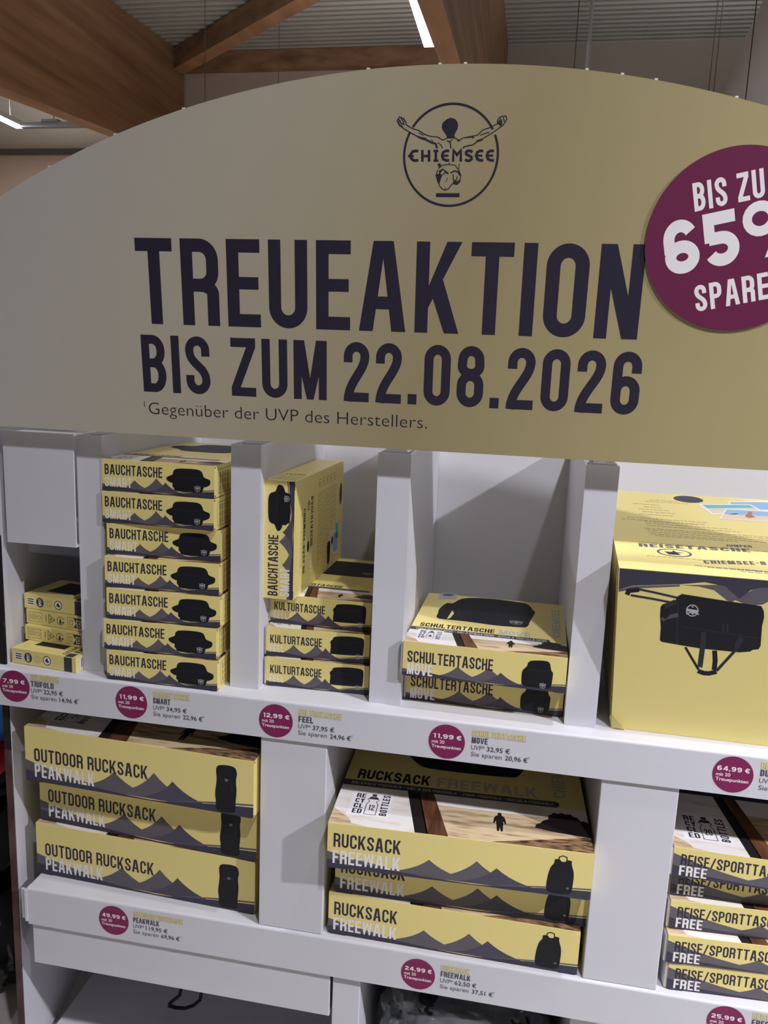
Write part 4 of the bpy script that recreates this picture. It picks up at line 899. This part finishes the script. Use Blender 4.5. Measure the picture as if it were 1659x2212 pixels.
for pts, m, k in (([(1240, 345), (1600, 345), (1640, 415), (1300, 418)], 'print_white', 2), ([(1260, 351), (1590, 351), (1620, 405), (1310, 408)], 'blue_print', 3), ([(1032, 366), (1412, 368), (1490, 410), (1132, 442)], 'print_white', 4), ([(1058, 371), (1405, 373), (1440, 392), (1098, 396)], 'teal_print', 5), ([(1098, 396), (1440, 392), (1470, 408), (1140, 434)], 'beach_print', 5),
                  ([(1232, 398), (1640, 422), (1640, 502), (1186, 472)], 'print_white', 6), ([(1240, 404), (1630, 427), (1630, 460), (1218, 438)], 'blue_print', 7), ([(1218, 438), (1630, 460), (1630, 495), (1200, 468)], 'beach_print', 7), ([(1370, 455), (1400, 420), (1425, 425), (1420, 445), (1450, 462), (1400, 468)], 'skin_print', 8), ([(1240, 438), (1330, 432), (1300, 442)], 'shadow_print', 8)):
    put(mb, UT, [c9t(pts)], m, k)
rng = random.Random(11)
for y, xa, xb in ((335, 680, 880), (345, 650, 950), (362, 560, 750), (386, 640, 770), (400, 600, 820), (420, 630, 860), (437, 600, 850), (460, 520, 1080), (472, 480, 1060), (490, 640, 1010), (504, 650, 1250), (520, 660, 1320), (540, 640, 1540), (552, 660, 1540), (566, 670, 1540), (580, 680, 1540), (594, 720, 1300)):
    p, q = c9t([(xa, y), (xb, y)]); put(mb, UT, words(p[0], q[0], p[1], .0024, rng, .004, .014), 'dim_ink', 1)
for y, xa, xb in ((640, 600, 1500), (740, 660, 1230), (812, 1010, 1500), (825, 1100, 1600), (838, 1310, 1600), (855, 1340, 1600)):
    p, q = c9t([(xa, y), (xb, y)]); put(mb, UT, words(p[0], q[0], p[1], .0022, rng, .004, .014), 'dim_ink' if y < 800 else 'hill', 1)
oc = c9t([(935, 278)])[0]; put(mb, UT, [ellipse(oc[0], min(oc[1], Dd-.03), .030, .022)], 'navy', 1)
mb.build('lid', trav)

# ================================================================== LOWEST COMPARTMENTS AND THE NEIGHBOURS
def lump(name, c, r, m, seed, sub=5, amp=.16, parent=None, sc=2.3):
    from mathutils import noise
    import bmesh
    bm = bmesh.new(); bmesh.ops.create_icosphere(bm, subdivisions=sub, radius=1.0)
    for v in bm.verts:
        p = v.co.copy(); q = Vector((math.copysign(abs(p.x)**.6, p.x), math.copysign(abs(p.y)**.6, p.y), math.copysign(abs(p.z)**.6, p.z)))
        s = 1+amp*noise.noise(p*sc+Vector((seed, 0, 0)))+amp*.45*abs(noise.noise(p*sc*3.1+Vector((0, seed, 0))))
        v.co = Vector((q.x*r[0]*s, q.y*r[1]*s, q.z*r[2]*s))
    zmin = min(v.co.z for v in bm.verts)
    me = bpy.data.meshes.new(name); bm.to_mesh(me); bm.free(); me.materials.append(MATS[m])
    me.polygons.foreach_set('use_smooth', [True]*len(me.polygons))
    o = bpy.data.objects.new(name, me); COL.objects.link(o)
    if parent: o.parent = parent; o.location = c
    else: o.location = c
    return o
wb = tag(empty('wrapped_bag', (-.04, .225, .031)), 'dark bag in crinkled clear plastic film below the middle of the lower shelf', 'wrapped bag')
lump('bag_body', (0, 0, .172), (.155, .185, .155), 'fabric_navy', 3.0, parent=wb)
lump('plastic_film', (0, 0, .176), (.178, .198, .165), 'clear_film', 8.0, sub=6, amp=.13, parent=wb, sc=4.2)
wb2 = tag(empty('wrapped_bag', (.47, .24, .031)), 'dark bag below the right end of the lower shelf', 'wrapped bag')
lump('bag_body', (0, 0, .165), (.19, .18, .155), 'fabric_navy', 13.0, parent=wb2)
# carrying strap hanging in the lower left compartment
mb = MB(); A0 = [at(x, y, Y=.20) for x, y in ((388, 2150), (366, 2168), (364, 2172), (380, 2177), (400, 2178), (418, 2172), (432, 2160))]
A0 = [Vector((A0[0].x+.012, .20, Z2-.0105-.004)), A0[0]+Vector((.006, 0, .03))]+A0+[A0[-1]+Vector((.006, 0, .04)), Vector((A0[-1].x+.004, .20, Z2-.0105-.004))]
mb.tube(A0, .0042, 'strap_black', 8); tag(mb.build('carrying_strap', smooth=True), 'thin black strap loop hanging in the empty lower left compartment', 'strap')
# goods on the left of the display
zc = .001
for i, (rz_, yy, xx, lb) in enumerate(((.155, .34, -1.35, 'shiny black plastic sack at the bottom of the pile left of the display'), (.125, .34, -1.355, 'shiny black plastic sack in the middle of the pile left of the display'), (.040, .34, -1.35, 'flat shiny black sack on top of the pile left of the display'))):
    o = lump('plastic_sack', (0, 0, 0), (.205, .20, rz_), 'film_black', 20+i*5, amp=.10)
    zz = [v.co.z for v in o.data.vertices]; o.location = (xx, yy, zc-min(zz)); zc += max(zz)-min(zz)+.002; tag(o, lb, 'sack', 'black sacks')
def pouch(name, x0, x1, y0, y1, z0, z1, m, label):
    mb = MB(); n = 10
    for i in range(n):
        for j in range(n):
            def p(a, b, s):
                u, v = a/n, b/n; e = (math.sin(math.pi*u)*math.sin(math.pi*v))**.16
                return Vector((x0+(x1-x0)*u, y0+(y1-y0)*v, (z0+z1)/2+s*(z1-z0)/2*e))
            mb.face([p(i, j, 1), p(i+1, j, 1), p(i+1, j+1, 1), p(i, j+1, 1)], m); mb.face([p(i, j, -1), p(i, j+1, -1), p(i+1, j+1, -1), p(i+1, j, -1)], m)
    if name == 'red_pack':
        T = lambda u, v, k: Vector((x1-.028+u, y0-.0004, (z0+z1)/2+v)); put(mb, T, [ellipse(0, 0, .006, .006, 12)], 'print_white', 1)
    return tag(mb.build(name, smooth=True, weld=True), label, 'pack')
pouch('plastic_pack', -1.43, -1.088, .07, .31, zc, zc+.055, 'pack_red', 'red plastic pack on the black sacks left of the display')
pouch('plastic_pack', -1.45, -1.090, .08, .32, zc+.057, zc+.200, 'pack_blue', 'bright blue plastic pack lying on the red pack left of the display')
